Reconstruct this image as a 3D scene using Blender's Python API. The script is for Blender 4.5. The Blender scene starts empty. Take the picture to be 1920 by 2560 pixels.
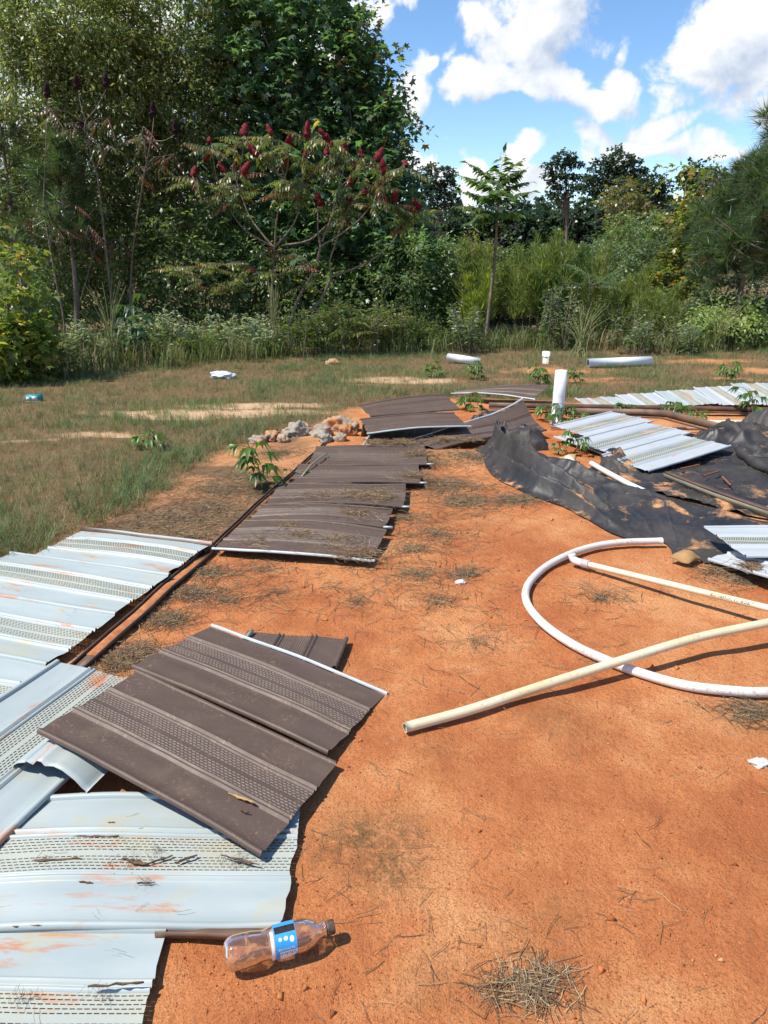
import bpy, math, random
import numpy as np
from mathutils import Vector, Matrix
rng = np.random.default_rng(11)
random.seed(5)
sc = bpy.context.scene
col = sc.collection
R = math.radians

# ------------------------------------------------------------------ camera
CAM_H, FPX, PITCH = 1.4, 1828.0, math.atan((1280 - 648) / 1828.0)
cam = bpy.data.cameras.new('camera')
cam.sensor_fit = 'VERTICAL'
cam.sensor_height = 36.0
cam.lens = FPX / 2560 * 36.0
cam.clip_start, cam.clip_end = 0.05, 3000
camo = bpy.data.objects.new('camera', cam)
camo.location = (0, 0, CAM_H)
camo.rotation_euler = (math.pi / 2 - PITCH, 0, 0)
col.objects.link(camo)
sc.camera = camo

# ------------------------------------------------------------------ sun, sky, exposure
SUN = Vector((-0.60, -0.20, 1.0)).normalized()
sun = bpy.data.lights.new('sun', 'SUN')
sun.energy, sun.angle, sun.color = 4.2, R(0.55), (1.0, 0.94, 0.85)
suno = bpy.data.objects.new('sun', sun)
suno.rotation_euler = (-SUN).to_track_quat('-Z', 'Y').to_euler()
col.objects.link(suno)
sc.view_settings.view_transform = 'Standard'
sc.view_settings.look = 'None'
sc.view_settings.exposure = 0.66
sc.view_settings.gamma = 1.0
sc.view_settings.use_curve_mapping = False
sc.cycles.max_bounces = 6
sc.cycles.diffuse_bounces = 5
sc.cycles.transparent_max_bounces = 12
sc.cycles.use_denoising = True


def ray(x, y):
    dx, dy = (x - 960) / FPX, -(y - 1280) / FPX
    return (dx, math.cos(PITCH) + dy * math.sin(PITCH), -math.sin(PITCH) + dy * math.cos(PITCH))


def gp(x, y, z=0.0):          # photograph point -> place on the ground (or at height z)
    d = ray(x, y)
    t = (z - CAM_H) / d[2]
    return Vector((d[0] * t, d[1] * t, z))


def pv(x, y, Y):              # photograph point -> place at distance Y
    d = ray(x, y)
    return Vector((d[0] * Y / d[1], Y, CAM_H + d[2] * Y / d[1]))


# world: daylight sky with cumulus
world = bpy.data.worlds.new('World')
sc.world = world
world.use_nodes = True
W = world.node_tree
W.nodes.clear()


def N(nt, typ, **kw):
    n = nt.nodes.new(typ)
    for k, v in kw.items():
        setattr(n, k, v)
    return n


def M(nt, op, a, b=None, c=None, clamp=False):
    n = nt.nodes.new('ShaderNodeMath')
    n.operation = op
    n.use_clamp = clamp
    for i, v in enumerate((a, b, c)):
        if v is None:
            continue
        if isinstance(v, (int, float)):
            n.inputs[i].default_value = v
        else:
            nt.links.new(v, n.inputs[i])
    return n.outputs[0]


sky = N(W, 'ShaderNodeTexSky', sky_type='NISHITA', sun_disc=False)
sky.sun_elevation = math.asin(SUN.z)
sky.sun_rotation = math.atan2(SUN.x, SUN.y)
sky.air_density, sky.dust_density, sky.ozone_density = 0.85, 0.1, 1.8
tc = N(W, 'ShaderNodeTexCoord')
BLOBS = []  # cumulus: azimuth, elevation, half sizes (radians), weight
for (x, y, rx, ry, w) in [(1380, 30, 220, 90, 1.3), (1290, 110, 130, 65, 1.1), (1520, 60, 100, 65, 1.0), (1210, 40, 70, 70, 1.0), (930, 15, 120, 50, 1.15),
                          (1060, 215, 80, 80, 1.3), (1010, 270, 110, 45, 1.3), (1230, 215, 85, 40, 1.3), (1360, 205, 100, 40, 1.3),
                          (1550, 180, 60, 55, 1.2), (1480, 255, 120, 42, 1.2), (1830, 150, 140, 85, 1.4), (1730, 210, 70, 60, 1.1),
                          (1880, 270, 130, 60, 1.2), (1680, 310, 130, 45, 1.2), (1540, 375, 110, 30, 1.3), (1740, 380, 130, 36, 1.4), (1440, 330, 60, 40, 1.1),
                          (1125, 165, 24, 18, 1.3), (1110, 410, 40, 30, 1.4), (1170, 430, 60, 50, 1.6), (1330, 390, 50, 38, 1.5), (1055, 390, 40, 30, 1.4), (1290, 460, 150, 45, 1.5),
                          (330, 150, 250, 160, 1.1), (60, 330, 200, 130, 1.1), (700, 380, 220, 130, 1.0), (20, 60, 40, 30, .8), (820, 80, 130, 60, 1.1)]:
    d = Vector(ray(x, y)).normalized()
    BLOBS.append((math.atan2(d.x, d.y), math.asin(d.z), rx / FPX, ry / FPX, w))


def cloud_density(vec, detail):
    wn = N(W, 'ShaderNodeTexNoise')
    wn.inputs['Scale'].default_value = 9
    wn.inputs['Detail'].default_value = 3
    W.links.new(vec, wn.inputs['Vector'])
    wv = N(W, 'ShaderNodeVectorMath', operation='MULTIPLY_ADD')
    wv.inputs[1].default_value = (0.16, 0.16, 0.11)
    W.links.new(wn.outputs['Color'], wv.inputs[0])
    W.links.new(vec, wv.inputs[2])
    wd = N(W, 'ShaderNodeVectorMath', operation='SUBTRACT')
    wd.inputs[1].default_value = (0.08, 0.08, 0.055)
    W.links.new(wv.outputs[0], wd.inputs[0])
    sp = N(W, 'ShaderNodeSeparateXYZ')
    W.links.new(wd.outputs[0], sp.inputs[0])
    az = M(W, 'ARCTAN2', sp.outputs[0], sp.outputs[1])
    el = M(W, 'ARCSINE', sp.outputs[2])
    tot = None
    for (a, e, ra, re, w) in BLOBS:
        p = M(W, 'MULTIPLY', M(W, 'SUBTRACT', az, a), 1.12 / ra)
        q = M(W, 'MULTIPLY', M(W, 'SUBTRACT', el, e), 1.12 / re)
        b = M(W, 'SUBTRACT', w, M(W, 'MULTIPLY_ADD', p, M(W, 'MULTIPLY', p, 1.0), M(W, 'MULTIPLY', q, q)))
        tot = b if tot is None else M(W, 'SMOOTH_MAX', tot, b, 0.3)
    n0 = N(W, 'ShaderNodeTexNoise')                       # the same broken cumulus all round
    n0.inputs['Scale'].default_value = 3.0
    n0.inputs['Detail'].default_value = 1
    W.links.new(vec, n0.inputs['Vector'])
    gen = M(W, 'MINIMUM', M(W, 'MULTIPLY', M(W, 'SUBTRACT', n0.outputs[0], 0.60), 8.0), 1.0)
    tot = M(W, 'MAXIMUM', M(W, 'MAXIMUM', tot, -1.5), gen)
    n1 = N(W, 'ShaderNodeTexNoise')
    n1.inputs['Scale'].default_value = 19
    n1.inputs['Detail'].default_value = detail
    n1.inputs['Roughness'].default_value = 0.60
    n1.inputs['Distortion'].default_value = 0.2
    W.links.new(vec, n1.inputs['Vector'])
    return M(W, 'ADD', tot, M(W, 'MULTIPLY', M(W, 'SUBTRACT', n1.outputs[0], 0.52), 4.4))


v0 = tc.outputs['Generated']
off = N(W, 'ShaderNodeVectorMath', operation='ADD')
off.inputs[1].default_value = (-0.016, 0.0, 0.030)
W.links.new(v0, off.inputs[0])
nrm = N(W, 'ShaderNodeVectorMath', operation='NORMALIZE')
W.links.new(off.outputs[0], nrm.inputs[0])
dA, dB = cloud_density(v0, 7), cloud_density(nrm.outputs[0], 4)
mr = N(W, 'ShaderNodeMapRange', interpolation_type='SMOOTHSTEP')
mr.inputs['From Min'].default_value, mr.inputs['From Max'].default_value = 0.0, 0.8
W.links.new(dA, mr.inputs['Value'])
lit = M(W, 'MULTIPLY_ADD', M(W, 'SUBTRACT', dA, dB), 0.22, 0.60)
lit = M(W, 'SUBTRACT', lit, M(W, 'MULTIPLY', M(W, 'MAXIMUM', M(W, 'SUBTRACT', dB, 0.7), 0.0), 0.16), clamp=True)
cr = N(W, 'ShaderNodeValToRGB')
cr.color_ramp.elements[0].position, cr.color_ramp.elements[0].color = 0.12, (2.2, 2.65, 3.4, 1)
cr.color_ramp.elements[1].position, cr.color_ramp.elements[1].color = 0.80, (4.5, 4.6, 4.7, 1)
W.links.new(lit, cr.inputs[0])
hs = N(W, 'ShaderNodeHueSaturation')
hs.inputs['Saturation'].default_value, hs.inputs['Value'].default_value = 1.15, 0.86
W.links.new(sky.outputs[0], hs.inputs['Color'])
mx = N(W, 'ShaderNodeMix', data_type='RGBA')
W.links.new(mr.outputs[0], mx.inputs['Factor'])
W.links.new(hs.outputs[0], mx.inputs[6])
W.links.new(cr.outputs[0], mx.inputs[7])
bg = N(W, 'ShaderNodeBackground')
bg.inputs[1].default_value = 0.15
W.links.new(mx.outputs[2], bg.inputs[0])
wo = N(W, 'ShaderNodeOutputWorld')
W.links.new(bg.outputs[0], wo.inputs[0])
world.cycles.sampling_method = 'MANUAL'
world.cycles.sample_map_resolution = 512


# ------------------------------------------------------------------ helpers
def link(o, parent=None):
    col.objects.link(o)
    if parent is not None:
        o.parent = parent
    return o


def tag(o, label=None, cat=None, group=None, kind=None):
    for k, v in (('label', label), ('category', cat), ('group', group), ('kind', kind)):
        if v:
            o[k] = v
    return o


def empty(name, loc=(0, 0, 0), label=None, cat=None, group=None):
    o = bpy.data.objects.new(name, None)
    o.location = loc
    o.empty_display_size = 0.05
    link(o)
    return tag(o, label, cat, group)


def mesh(name, verts, faces, mats, parent=None, cols=None, uv=None, fm=None, smooth=False):
    """verts (n,3); faces = one (m,k) array or list of such arrays"""
    verts = np.asarray(verts, dtype=np.float32)
    if not isinstance(faces, list):
        faces = [faces]
    faces = [np.asarray(f, dtype=np.int32) for f in faces if len(f)]
    me = bpy.data.meshes.new(name)
    me.vertices.add(len(verts))
    me.vertices.foreach_set('co', verts.ravel())
    nl = sum(f.size for f in faces)
    npol = sum(len(f) for f in faces)
    me.loops.add(nl)
    me.polygons.add(npol)
    li = np.concatenate([f.ravel() for f in faces])
    tot = np.concatenate([np.full(len(f), f.shape[1], np.int32) for f in faces])
    st = np.concatenate([[0], np.cumsum(tot)[:-1]]).astype(np.int32)
    me.loops.foreach_set('vertex_index', li)
    me.polygons.foreach_set('loop_start', st)
    for m in (mats if isinstance(mats, (list, tuple)) else [mats]):
        me.materials.append(m)
    if fm is not None:
        me.polygons.foreach_set('material_index', np.asarray(fm, np.int32))
    if smooth:
        me.polygons.foreach_set('use_smooth', np.ones(npol, bool))
    if cols is not None:
        a = me.color_attributes.new('Col', 'FLOAT_COLOR', 'POINT')
        c4 = np.ones((len(verts), 4), np.float32)
        c4[:, :3] = cols
        a.data.foreach_set('color', c4.ravel())
    if uv is not None:
        l = me.uv_layers.new(name='UVMap')
        l.data.foreach_set('uv', np.asarray(uv, np.float32)[li].ravel())
    me.update(calc_edges=True)
    me.validate()
    return link(bpy.data.objects.new(name, me), parent)


def grid_faces(nu, nv, off=0):
    i, j = np.meshgrid(np.arange(nu - 1), np.arange(nv - 1), indexing='ij')
    a = (i * nv + j).ravel() + off
    return np.stack([a, a + nv, a + nv + 1, a + 1], 1)


def vnoise(p, seed=0):
    """cheap smooth value noise on (n,2) or (n,3)"""
    p = np.asarray(p, float)
    if p.shape[1] == 2:
        p = np.c_[p, np.zeros(len(p))]
    i = np.floor(p).astype(np.int64)
    f = p - i
    f = f * f * (3 - 2 * f)

    def h(a, b, c):
        n = (a * 374761393 + b * 668265263 + c * 2147483647 + seed * 974711) & 0xFFFFFFFF
        n = ((n ^ (n >> 13)) * 1274126177) & 0xFFFFFFFF
        n = (n ^ (n >> 16)) & 0xFFFFFFFF
        return n / 4294967295.0
    r = 0
    for dx in (0, 1):
        for dy in (0, 1):
            for dz in (0, 1):
                w = (f[:, 0] if dx else 1 - f[:, 0]) * (f[:, 1] if dy else 1 - f[:, 1]) * (f[:, 2] if dz else 1 - f[:, 2])
                r = r + w * h(i[:, 0] + dx, i[:, 1] + dy, i[:, 2] + dz)
    return r


def fbm(p, seed=0, o=4):
    p = np.asarray(p, float)
    s, a, t = 0, 1, 0
    for k in range(o):
        s = s + a * vnoise(p * 2 ** k + 17.3 * k, seed + k)
        t += a
        a *= .5
    return s / t


# ------------------------------------------------------------------ materials
def new_mat(name):
    m = bpy.data.materials.new(name)
    m.use_nodes = True
    nt = m.node_tree
    b = nt.nodes['Principled BSDF']
    return m, nt, b


def ramp(nt, fac, stops):
    r = N(nt, 'ShaderNodeValToRGB')
    e = r.color_ramp.elements
    while len(e) < len(stops):
        e.new(0.5)
    for k, (p, c) in enumerate(stops):
        e[k].position = p
        e[k].color = (*c, 1) if len(c) == 3 else c
    nt.links.new(fac, r.inputs[0])
    return r.outputs[0]


def noise(nt, vec, scale, detail=4, rough=0.55, dist=0.0):
    n = N(nt, 'ShaderNodeTexNoise')
    n.inputs['Scale'].default_value = scale
    n.inputs['Detail'].default_value = detail
    n.inputs['Roughness'].default_value = rough
    n.inputs['Distortion'].default_value = dist
    if vec is not None:
        nt.links.new(vec, n.inputs['Vector'])
    return n.outputs[0]


def mixc(nt, f, a, b):
    m = N(nt, 'ShaderNodeMix', data_type='RGBA')
    for s, v in ((m.inputs['Factor'], f), (m.inputs[6], a), (m.inputs[7], b)):
        if isinstance(v, (int, float)):
            s.default_value = v
        elif isinstance(v, tuple):
            s.default_value = (*v, 1)
        else:
            nt.links.new(v, s)
    return m.outputs[2]


def bump(nt, b, h, strength=0.3, dist=0.01):
    n = N(nt, 'ShaderNodeBump')
    n.inputs['Strength'].default_value = strength
    n.inputs['Distance'].default_value = dist
    nt.links.new(h, n.inputs['Height'])
    nt.links.new(n.outputs[0], b.inputs['Normal'])


def obj_co(nt):
    return N(nt, 'ShaderNodeTexCoord').outputs['Object']


def simple(name, c1, c2, scale=20, rough=0.6, bs=0.0, spec=0.4, metallic=0.0):
    m, nt, b = new_mat(name)
    co = obj_co(nt)
    f = noise(nt, co, scale, 5)
    nt.links.new(ramp(nt, f, [(0.32, c1), (0.68, c2)]), b.inputs['Base Color'])
    b.inputs['Roughness'].default_value = rough
    b.inputs['Specular IOR Level'].default_value = spec
    b.inputs['Metallic'].default_value = metallic
    if bs:
        bump(nt, b, noise(nt, co, scale * 3, 5), bs, 0.01)
    return m


def attr_mat(name, rough=0.55, trans=0.3, spec=0.3, var=0.25):
    """foliage: colour per leaf from the mesh, part of the light passes through"""
    m, nt, b = new_mat(name)
    a = N(nt, 'ShaderNodeVertexColor', layer_name='Col')
    nt.links.new(a.outputs[0], b.inputs['Base Color'])
    b.inputs['Roughness'].default_value = rough
    b.inputs['Specular IOR Level'].default_value = spec
    if trans:
        tr = N(nt, 'ShaderNodeBsdfTranslucent')
        g = N(nt, 'ShaderNodeMix', data_type='RGBA', blend_type='MULTIPLY')
        g.inputs['Factor'].default_value = 1
        nt.links.new(a.outputs[0], g.inputs[6])
        g.inputs[7].default_value = (1.5, 1.6, 0.7, 1)
        nt.links.new(g.outputs[2], tr.inputs[0])
        ms = N(nt, 'ShaderNodeMixShader')
        ms.inputs[0].default_value = trans
        nt.links.new(b.outputs[0], ms.inputs[1])
        nt.links.new(tr.outputs[0], ms.inputs[2])
        nt.links.new(ms.outputs[0], nt.nodes['Material Output'].inputs[0])
    return m


leaf_mat = attr_mat('leaf', 0.36, 0.48, 0.6)
grass_mat = attr_mat('grass', 0.6, 0.3, 0.25)
dry_mat = attr_mat('dry_litter', 0.85, 0.0, 0.15)
bark_mat = simple('bark', (0.10, 0.075, 0.055), (0.20, 0.165, 0.13), 14, 0.9, 0.5, 0.2)
stem_mat = simple('pale_stem', (0.12, 0.09, 0.065), (0.24, 0.195, 0.15), 10, 0.85, 0.3, 0.2)
fruit_mat = simple('sumac_fruit', (0.075, 0.004, 0.007), (0.21, 0.008, 0.014), 60, 0.75, 0.6, 0.3)
maroon_mat = simple('old_fruit', (0.016, 0.005, 0.010), (0.035, 0.008, 0.014), 60, 0.85, 0.6, 0.2)


def panel_mat(name, base, base2, dust, dustc, stain, spec, rough):
    m, nt, b = new_mat(name)
    uv = N(nt, 'ShaderNodeUVMap', uv_map='UVMap').outputs[0]
    oi = N(nt, 'ShaderNodeObjectInfo')
    mp = N(nt, 'ShaderNodeVectorMath', operation='ADD')
    nt.links.new(uv, mp.inputs[0])
    cx = N(nt, 'ShaderNodeCombineXYZ')
    nt.links.new(M(nt, 'MULTIPLY', oi.outputs['Random'], 37.0), cx.inputs[2])
    nt.links.new(cx.outputs[0], mp.inputs[1])
    v = mp.outputs[0]
    st = N(nt, 'ShaderNodeVectorMath', operation='MULTIPLY')
    st.inputs[1].default_value = (3.0, 14.0, 1.0)
    nt.links.new(v, st.inputs[0])
    c = ramp(nt, noise(nt, st.outputs[0], 1.0, 4), [(0.3, base), (0.7, base2)])
    # washed-in soil: long streaks that gather in places
    f1 = noise(nt, st.outputs[0], 1.2, 8, 0.68, 0.4)
    f2 = noise(nt, v, 2.3, 2)
    f = M(nt, 'MULTIPLY', M(nt, 'SUBTRACT', f1, 0.62 - stain), M(nt, 'MULTIPLY', f2, 22.0), clamp=True)
    c = mixc(nt, M(nt, 'MULTIPLY', f, 0.8), c, (0.46, 0.17, 0.06))
    f3 = M(nt, 'MULTIPLY', M(nt, 'SUBTRACT', noise(nt, v, 5.5, 6, 0.6, 0.6), 0.56), 5.0, clamp=True)
    c = mixc(nt, M(nt, 'MULTIPLY', f3, 0.55 if stain > -0.05 else 0.1), c, (0.43, 0.36, 0.18))
    # dust flecks
    f4 = M(nt, 'MULTIPLY', M(nt, 'SUBTRACT', noise(nt, v, 95, 5, 0.7, 1.0), 0.66 - dust), 14.0, clamp=True)
    f5 = M(nt, 'MULTIPLY', M(nt, 'SUBTRACT', noise(nt, v, 7, 3), 0.4), 3.0, clamp=True)
    c = mixc(nt, M(nt, 'MULTIPLY', M(nt, 'MULTIPLY', f4, f5), 0.75), c, dustc)
    nt.links.new(c, b.inputs['Base Color'])
    b.inputs['Roughness'].default_value = rough
    rr = M(nt, 'ADD', rough - 0.1, M(nt, 'MULTIPLY', noise(nt, v, 18, 5), 0.25))
    nt.links.new(rr, b.inputs['Roughness'])
    b.inputs['Specular IOR Level'].default_value = spec
    bump(nt, b, noise(nt, v, 6, 4), 0.25, 0.006)
    return m


brown = panel_mat('brown_paint', (0.082, 0.053, 0.040), (0.105, 0.071, 0.054), 0.10, (0.30, 0.19, 0.11), -0.10, 0.4, 0.52)
white = panel_mat('pale_back_paint', (0.31, 0.36, 0.358), (0.375, 0.42, 0.41), 0.0, (0.42, 0.17, 0.07), 0.055, 0.35, 0.42)
white_vent = panel_mat('yellowed_vent_paint', (0.34, 0.375, 0.345), (0.40, 0.415, 0.35), 0.0, (0.30, 0.18, 0.08), 0.04, 0.3, 0.5)
white_clean = panel_mat('white_back_paint', (0.37, 0.40, 0.42), (0.43, 0.455, 0.47), -0.03, (0.40, 0.2, 0.1), -0.03, 0.35, 0.42)
lip_light = simple('bare_metal_lip', (0.13, 0.10, 0.085), (0.21, 0.17, 0.14), 40, 0.5, 0, 0.5)
lip_dark = simple('brown_lip', (0.17, 0.14, 0.09), (0.29, 0.25, 0.16), 12, 0.6, 0, 0.3)
hem_white = simple('white_hem', (0.36, 0.40, 0.40), (0.52, 0.56, 0.56), 9, 0.35, 0, 0.5)
chan_mat = simple('rusty_brown_channel', (0.085, 0.052, 0.037), (0.17, 0.098, 0.06), 9, 0.55, 0.15, 0.4)
olive_mat = simple('olive_back', (0.19, 0.18, 0.13), (0.25, 0.23, 0.17), 9, 0.5, 0, 0.4)


def pvc_mat(name, c1, c2, dirt):
    m, nt, b = new_mat(name)
    co = obj_co(nt)
    c = ramp(nt, noise(nt, co, 3.5, 4), [(0.3, c1), (0.7, c2)])
    f = M(nt, 'MULTIPLY', M(nt, 'SUBTRACT', noise(nt, co, 70, 6, 0.7), 0.60 - dirt), 9.0, clamp=True)
    g = M(nt, 'MULTIPLY', M(nt, 'SUBTRACT', noise(nt, co, 6, 3), 0.42), 4.0, clamp=True)
    c = mixc(nt, M(nt, 'MULTIPLY', M(nt, 'MULTIPLY', f, g), 0.7), c, (0.33, 0.15, 0.06))
    nt.links.new(c, b.inputs['Base Color'])
    b.inputs['Roughness'].default_value = 0.42
    b.inputs['Specular IOR Level'].default_value = 0.4
    return m


pvc_white = pvc_mat('pvc_white', (0.60, 0.55, 0.48), (0.70, 0.67, 0.62), 0.10)
pvc_cream = pvc_mat('pvc_sun_yellowed', (0.60, 0.50, 0.30), (0.70, 0.63, 0.46), 0.05)
pvc_clean = pvc_mat('pvc_clean', (0.74, 0.75, 0.74), (0.78, 0.79, 0.79), -0.02)
print_mat = simple('pipe_print', (0.05, 0.05, 0.05), (0.12, 0.12, 0.12), 30, 0.7)

tarp_mat, nt, b = new_mat('black_poly_sheeting')
co = obj_co(nt)
dm = ramp(nt, noise(nt, co, 2.2, 6, 0.62, 0.3), [(0.36, (0.15, 0.15, 0.15)), (0.60, (1, 1, 1))])
c = mixc(nt, M(nt, 'MULTIPLY', noise(nt, co, 30, 5, 0.7), dm), (0.013, 0.014, 0.016), (0.075, 0.062, 0.05))
sp = N(nt, 'ShaderNodeSeparateXYZ')
geo = N(nt, 'ShaderNodeNewGeometry')
nt.links.new(geo.outputs['True Normal'], sp.inputs[0])
flat = M(nt, 'MULTIPLY', M(nt, 'SUBTRACT', sp.outputs[2], 0.72), 5.0, clamp=True)
sand = M(nt, 'MULTIPLY', M(nt, 'SUBTRACT', noise(nt, co, 3.1, 8, 0.7, 0.5), 0.55), 12.0, clamp=True)
c = mixc(nt, M(nt, 'MULTIPLY', M(nt, 'MULTIPLY', sand, flat), 0.9), c, (0.50, 0.25, 0.10))
nt.links.new(c, b.inputs['Base Color'])
nt.links.new(M(nt, 'ADD', 0.36, M(nt, 'MULTIPLY', M(nt, 'ADD', dm, sand), 0.3)), b.inputs['Roughness'])
b.inputs['Specular IOR Level'].default_value = 0.5
wr = N(nt, 'ShaderNodeTexVoronoi', feature='DISTANCE_TO_EDGE')
wr.inputs['Scale'].default_value = 7
nt.links.new(co, wr.inputs['Vector'])
bump(nt, b, M(nt, 'ADD', noise(nt, co, 14, 4, 0.6, 1.2), M(nt, 'MULTIPLY', M(nt, 'MINIMUM', wr.outputs[0], 0.10), 1.5)), 0.22, 0.015)

# ------------------------------------------------------------------ ground
def xyz(pts):
    return np.array([[*gp(x, y)] for x, y in pts])[:, :2]


GRASS_EDGE = xyz([(-400, 1560), (0, 1425), (120, 1372), (217, 1325), (330, 1275), (440, 1190), (560, 1125), (700, 1078), (800, 1050), (930, 1005), (1040, 985), (1200, 992), (1400, 1000), (1600, 992), (1920, 1000), (2600, 1000)])
GRASS_POLY = np.vstack([GRASS_EDGE, [[1000, 8.0], [1000, 1500], [-1000, 1500], [-1000, 3.0]]])
THATCH = xyz([(217, 1325), (520, 1372), (640, 1262), (815, 1118), (800, 1060), (560, 1130), (440, 1200), (330, 1290)])


def inside(poly, p):
    x, y = p[:, 0], p[:, 1]
    c = np.zeros(len(p), bool)
    for k in range(len(poly)):
        x0, y0 = poly[k]
        x1, y1 = poly[(k + 1) % len(poly)]
        if y0 == y1:
            continue
        c ^= ((y0 > y) != (y1 > y)) & (x < (x1 - x0) * (y - y0) / (y1 - y0) + x0)
    return c


def edge_dist(line, p):
    d = np.full(len(p), 1e9)
    for a, b_ in zip(line[:-1], line[1:]):
        ab = b_ - a
        t = np.clip(((p - a) @ ab) / (ab @ ab), 0, 1)
        d = np.minimum(d, np.linalg.norm(p - a - t[:, None] * ab, axis=1))
    return d


BARE = [(xyz([(x, y)])[0], rx, ry, w) for x, y, rx, ry, w in [
    (520, 1030, 1.3, .22, 1.0), (640, 1012, .9, .2, .9), (430, 1040, .6, .15, .8), (230, 1085, .5, .16, .7), (310, 1090, .25, .08, .8), (60, 1098, .4, .1, .6),
    (1390, 925, .9, .45, 1), (1500, 950, .8, .35, .9), (1760, 902, 1.0, .4, 1), (1880, 925, 1.2, .5, .9), (1010, 948, .9, .35, .8), (1290, 945, .5, .2, .7), (1850, 945, .9, .25, .8), (900, 960, .4, .1, .5)]]


def bareness(p):
    s = np.zeros(len(p))
    for c_, rx, ry, w in BARE:
        s = np.maximum(s, w * np.exp(-((p[:, 0] - c_[0]) / rx) ** 2 - ((p[:, 1] - c_[1]) / ry) ** 2))
    return s


def grassiness(p):
    d = edge_dist(GRASS_EDGE, p)
    s = np.where(inside(GRASS_POLY, p), d, -d)
    n = fbm(p * 2.5, 3)
    g = np.clip((s + (n - .5) * .5) / .25 + .5, 0, 1)
    return g * (1 - np.clip(bareness(p) * 2.2 * fbm(p * 5, 9) - .25, 0, 1))


def gh(p):
    """ground height"""
    p = np.atleast_2d(np.asarray(p, float))[:, :2]
    near = np.clip((p[:, 1] - 0.4) / 1.0, 0, 1)
    h = (fbm(p * 1.3, 21, 3) - .5) * .035 + (fbm(p * 9, 33, 3) - .5) * .010
    for cx_, cy_, r_, a_ in MOUNDS:
        h = h + a_ * np.exp(-((p[:, 0] - cx_) ** 2 + (p[:, 1] - cy_) ** 2) / r_ ** 2)
    far = np.clip((p[:, 1] - 13) / 60, 0, 1)
    return h - .012 + far * 0.4


MOUNDS = [(*gp(x, y)[:2], r_, a_) for x, y, r_, a_ in [(1130, 1145, .3, .05), (1370, 1815, .13, .022), (1060, 1880, .09, .014), (820, 1105, .3, .03), (640, 1260, .3, -.01), (1420, 1150, .3, .035)]]
xs = np.unique(np.concatenate([np.linspace(-900, -40, 8), np.linspace(-40, -6, 18), np.linspace(-6, -2, 40), np.linspace(-2, 3.2, 175), np.linspace(3.2, 8, 40), np.linspace(8, 40, 18), np.linspace(40, 900, 8)]))
ys = np.unique(np.concatenate([np.linspace(-60, 0.3, 8), np.linspace(0.3, 5.5, 175), np.linspace(5.5, 14, 110), np.linspace(14, 60, 20), np.linspace(60, 1200, 10)]))
gx, gy = np.meshgrid(xs, ys, indexing='ij')
P2 = np.stack([gx.ravel(), gy.ravel()], 1)
gz = gh(P2)
gmask = grassiness(P2)
gmask = np.where(inside(THATCH, P2), np.maximum(gmask, np.clip((fbm(P2 * 2.6, 91, 3) - .47) * 5, .03, .8)), gmask)
bare = bareness(P2)
moss = np.zeros(len(P2))
for x, y, r_, w in [(900, 2085, .09, 1.0), (965, 2160, .08, 1.0), (990, 2075, .08, .8), (850, 2110, .08, .7), (780, 2130, .06, .5), (1370, 1805, .17, .35), (1080, 1880, .1, .3), (1400, 2270, .07, .4), (1090, 2440, .08, .35), (1330, 2440, .14, .3), (640, 1260, .4, .2), (1880, 1780, .13, .5), (1160, 1300, .3, .25)]:
    q = gp(x, y)
    moss = np.maximum(moss, w * np.exp(-((P2[:, 0] - q.x) ** 2 + (P2[:, 1] - q.y) ** 2) / r_ ** 2))
gm, nt, b = new_mat('red_clay_ground')
co = obj_co(nt)
at = N(nt, 'ShaderNodeVertexColor', layer_name='Col')
sx = N(nt, 'ShaderNodeSeparateColor')
nt.links.new(at.outputs[0], sx.inputs[0])
big = noise(nt, co, 1.1, 5, 0.6)
mid = noise(nt, co, 7, 6, 0.62)
c = ramp(nt, M(nt, 'ADD', M(nt, 'MULTIPLY', big, 0.7), M(nt, 'MULTIPLY', mid, 0.3)), [(0.41, (0.41, 0.133, 0.048)), (0.50, (0.52, 0.197, 0.073)), (0.60, (0.62, 0.295, 0.125))])
grain = noise(nt, co, 190, 4, 0.75)
c = mixc(nt, M(nt, 'MULTIPLY', M(nt, 'SUBTRACT', grain, 0.51), 7.0, clamp=True), c, (0.29, 0.092, 0.036))
pit = noise(nt, co, 75, 5, 0.72, 0.4)
c = mixc(nt, M(nt, 'MULTIPLY', M(nt, 'MULTIPLY', M(nt, 'SUBTRACT', pit, 0.56), 9.0, clamp=True), 0.75), c, (0.29, 0.092, 0.036))
c = mixc(nt, M(nt, 'MULTIPLY', M(nt, 'MULTIPLY', M(nt, 'SUBTRACT', 0.40, pit), 9.0, clamp=True), 0.45), c, (0.62, 0.32, 0.16))
vo = N(nt, 'ShaderNodeTexVoronoi')
vo.inputs['Scale'].default_value = 130
nt.links.new(co, vo.inputs['Vector'])
speck = M(nt, 'MULTIPLY', M(nt, 'LESS_THAN', vo.outputs['Distance'], 0.26), M(nt, 'MULTIPLY', M(nt, 'SUBTRACT', noise(nt, co, 24, 3), 0.47), 6.0, clamp=True))
c = mixc(nt, M(nt, 'MULTIPLY', speck, 0.6), c, (0.15, 0.05, 0.025))
pale = M(nt, 'MULTIPLY', M(nt, 'SUBTRACT', noise(nt, co, 4.2, 6, 0.65, 0.7), 0.66), 9.0, clamp=True)
c = mixc(nt, M(nt, 'MULTIPLY', pale, 0.7), c, (0.47, 0.31, 0.19))
mossf = M(nt, 'MULTIPLY', sx.outputs[2], M(nt, 'ADD', 0.15, M(nt, 'MULTIPLY', M(nt, 'SUBTRACT', noise(nt, co, 38, 6, 0.75), 0.40), 6.0, clamp=True)), clamp=True)
c = mixc(nt, mossf, c, mixc(nt, noise(nt, co, 220, 3), (0.075, 0.038, 0.018), (0.33, 0.175, 0.07)))
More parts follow.
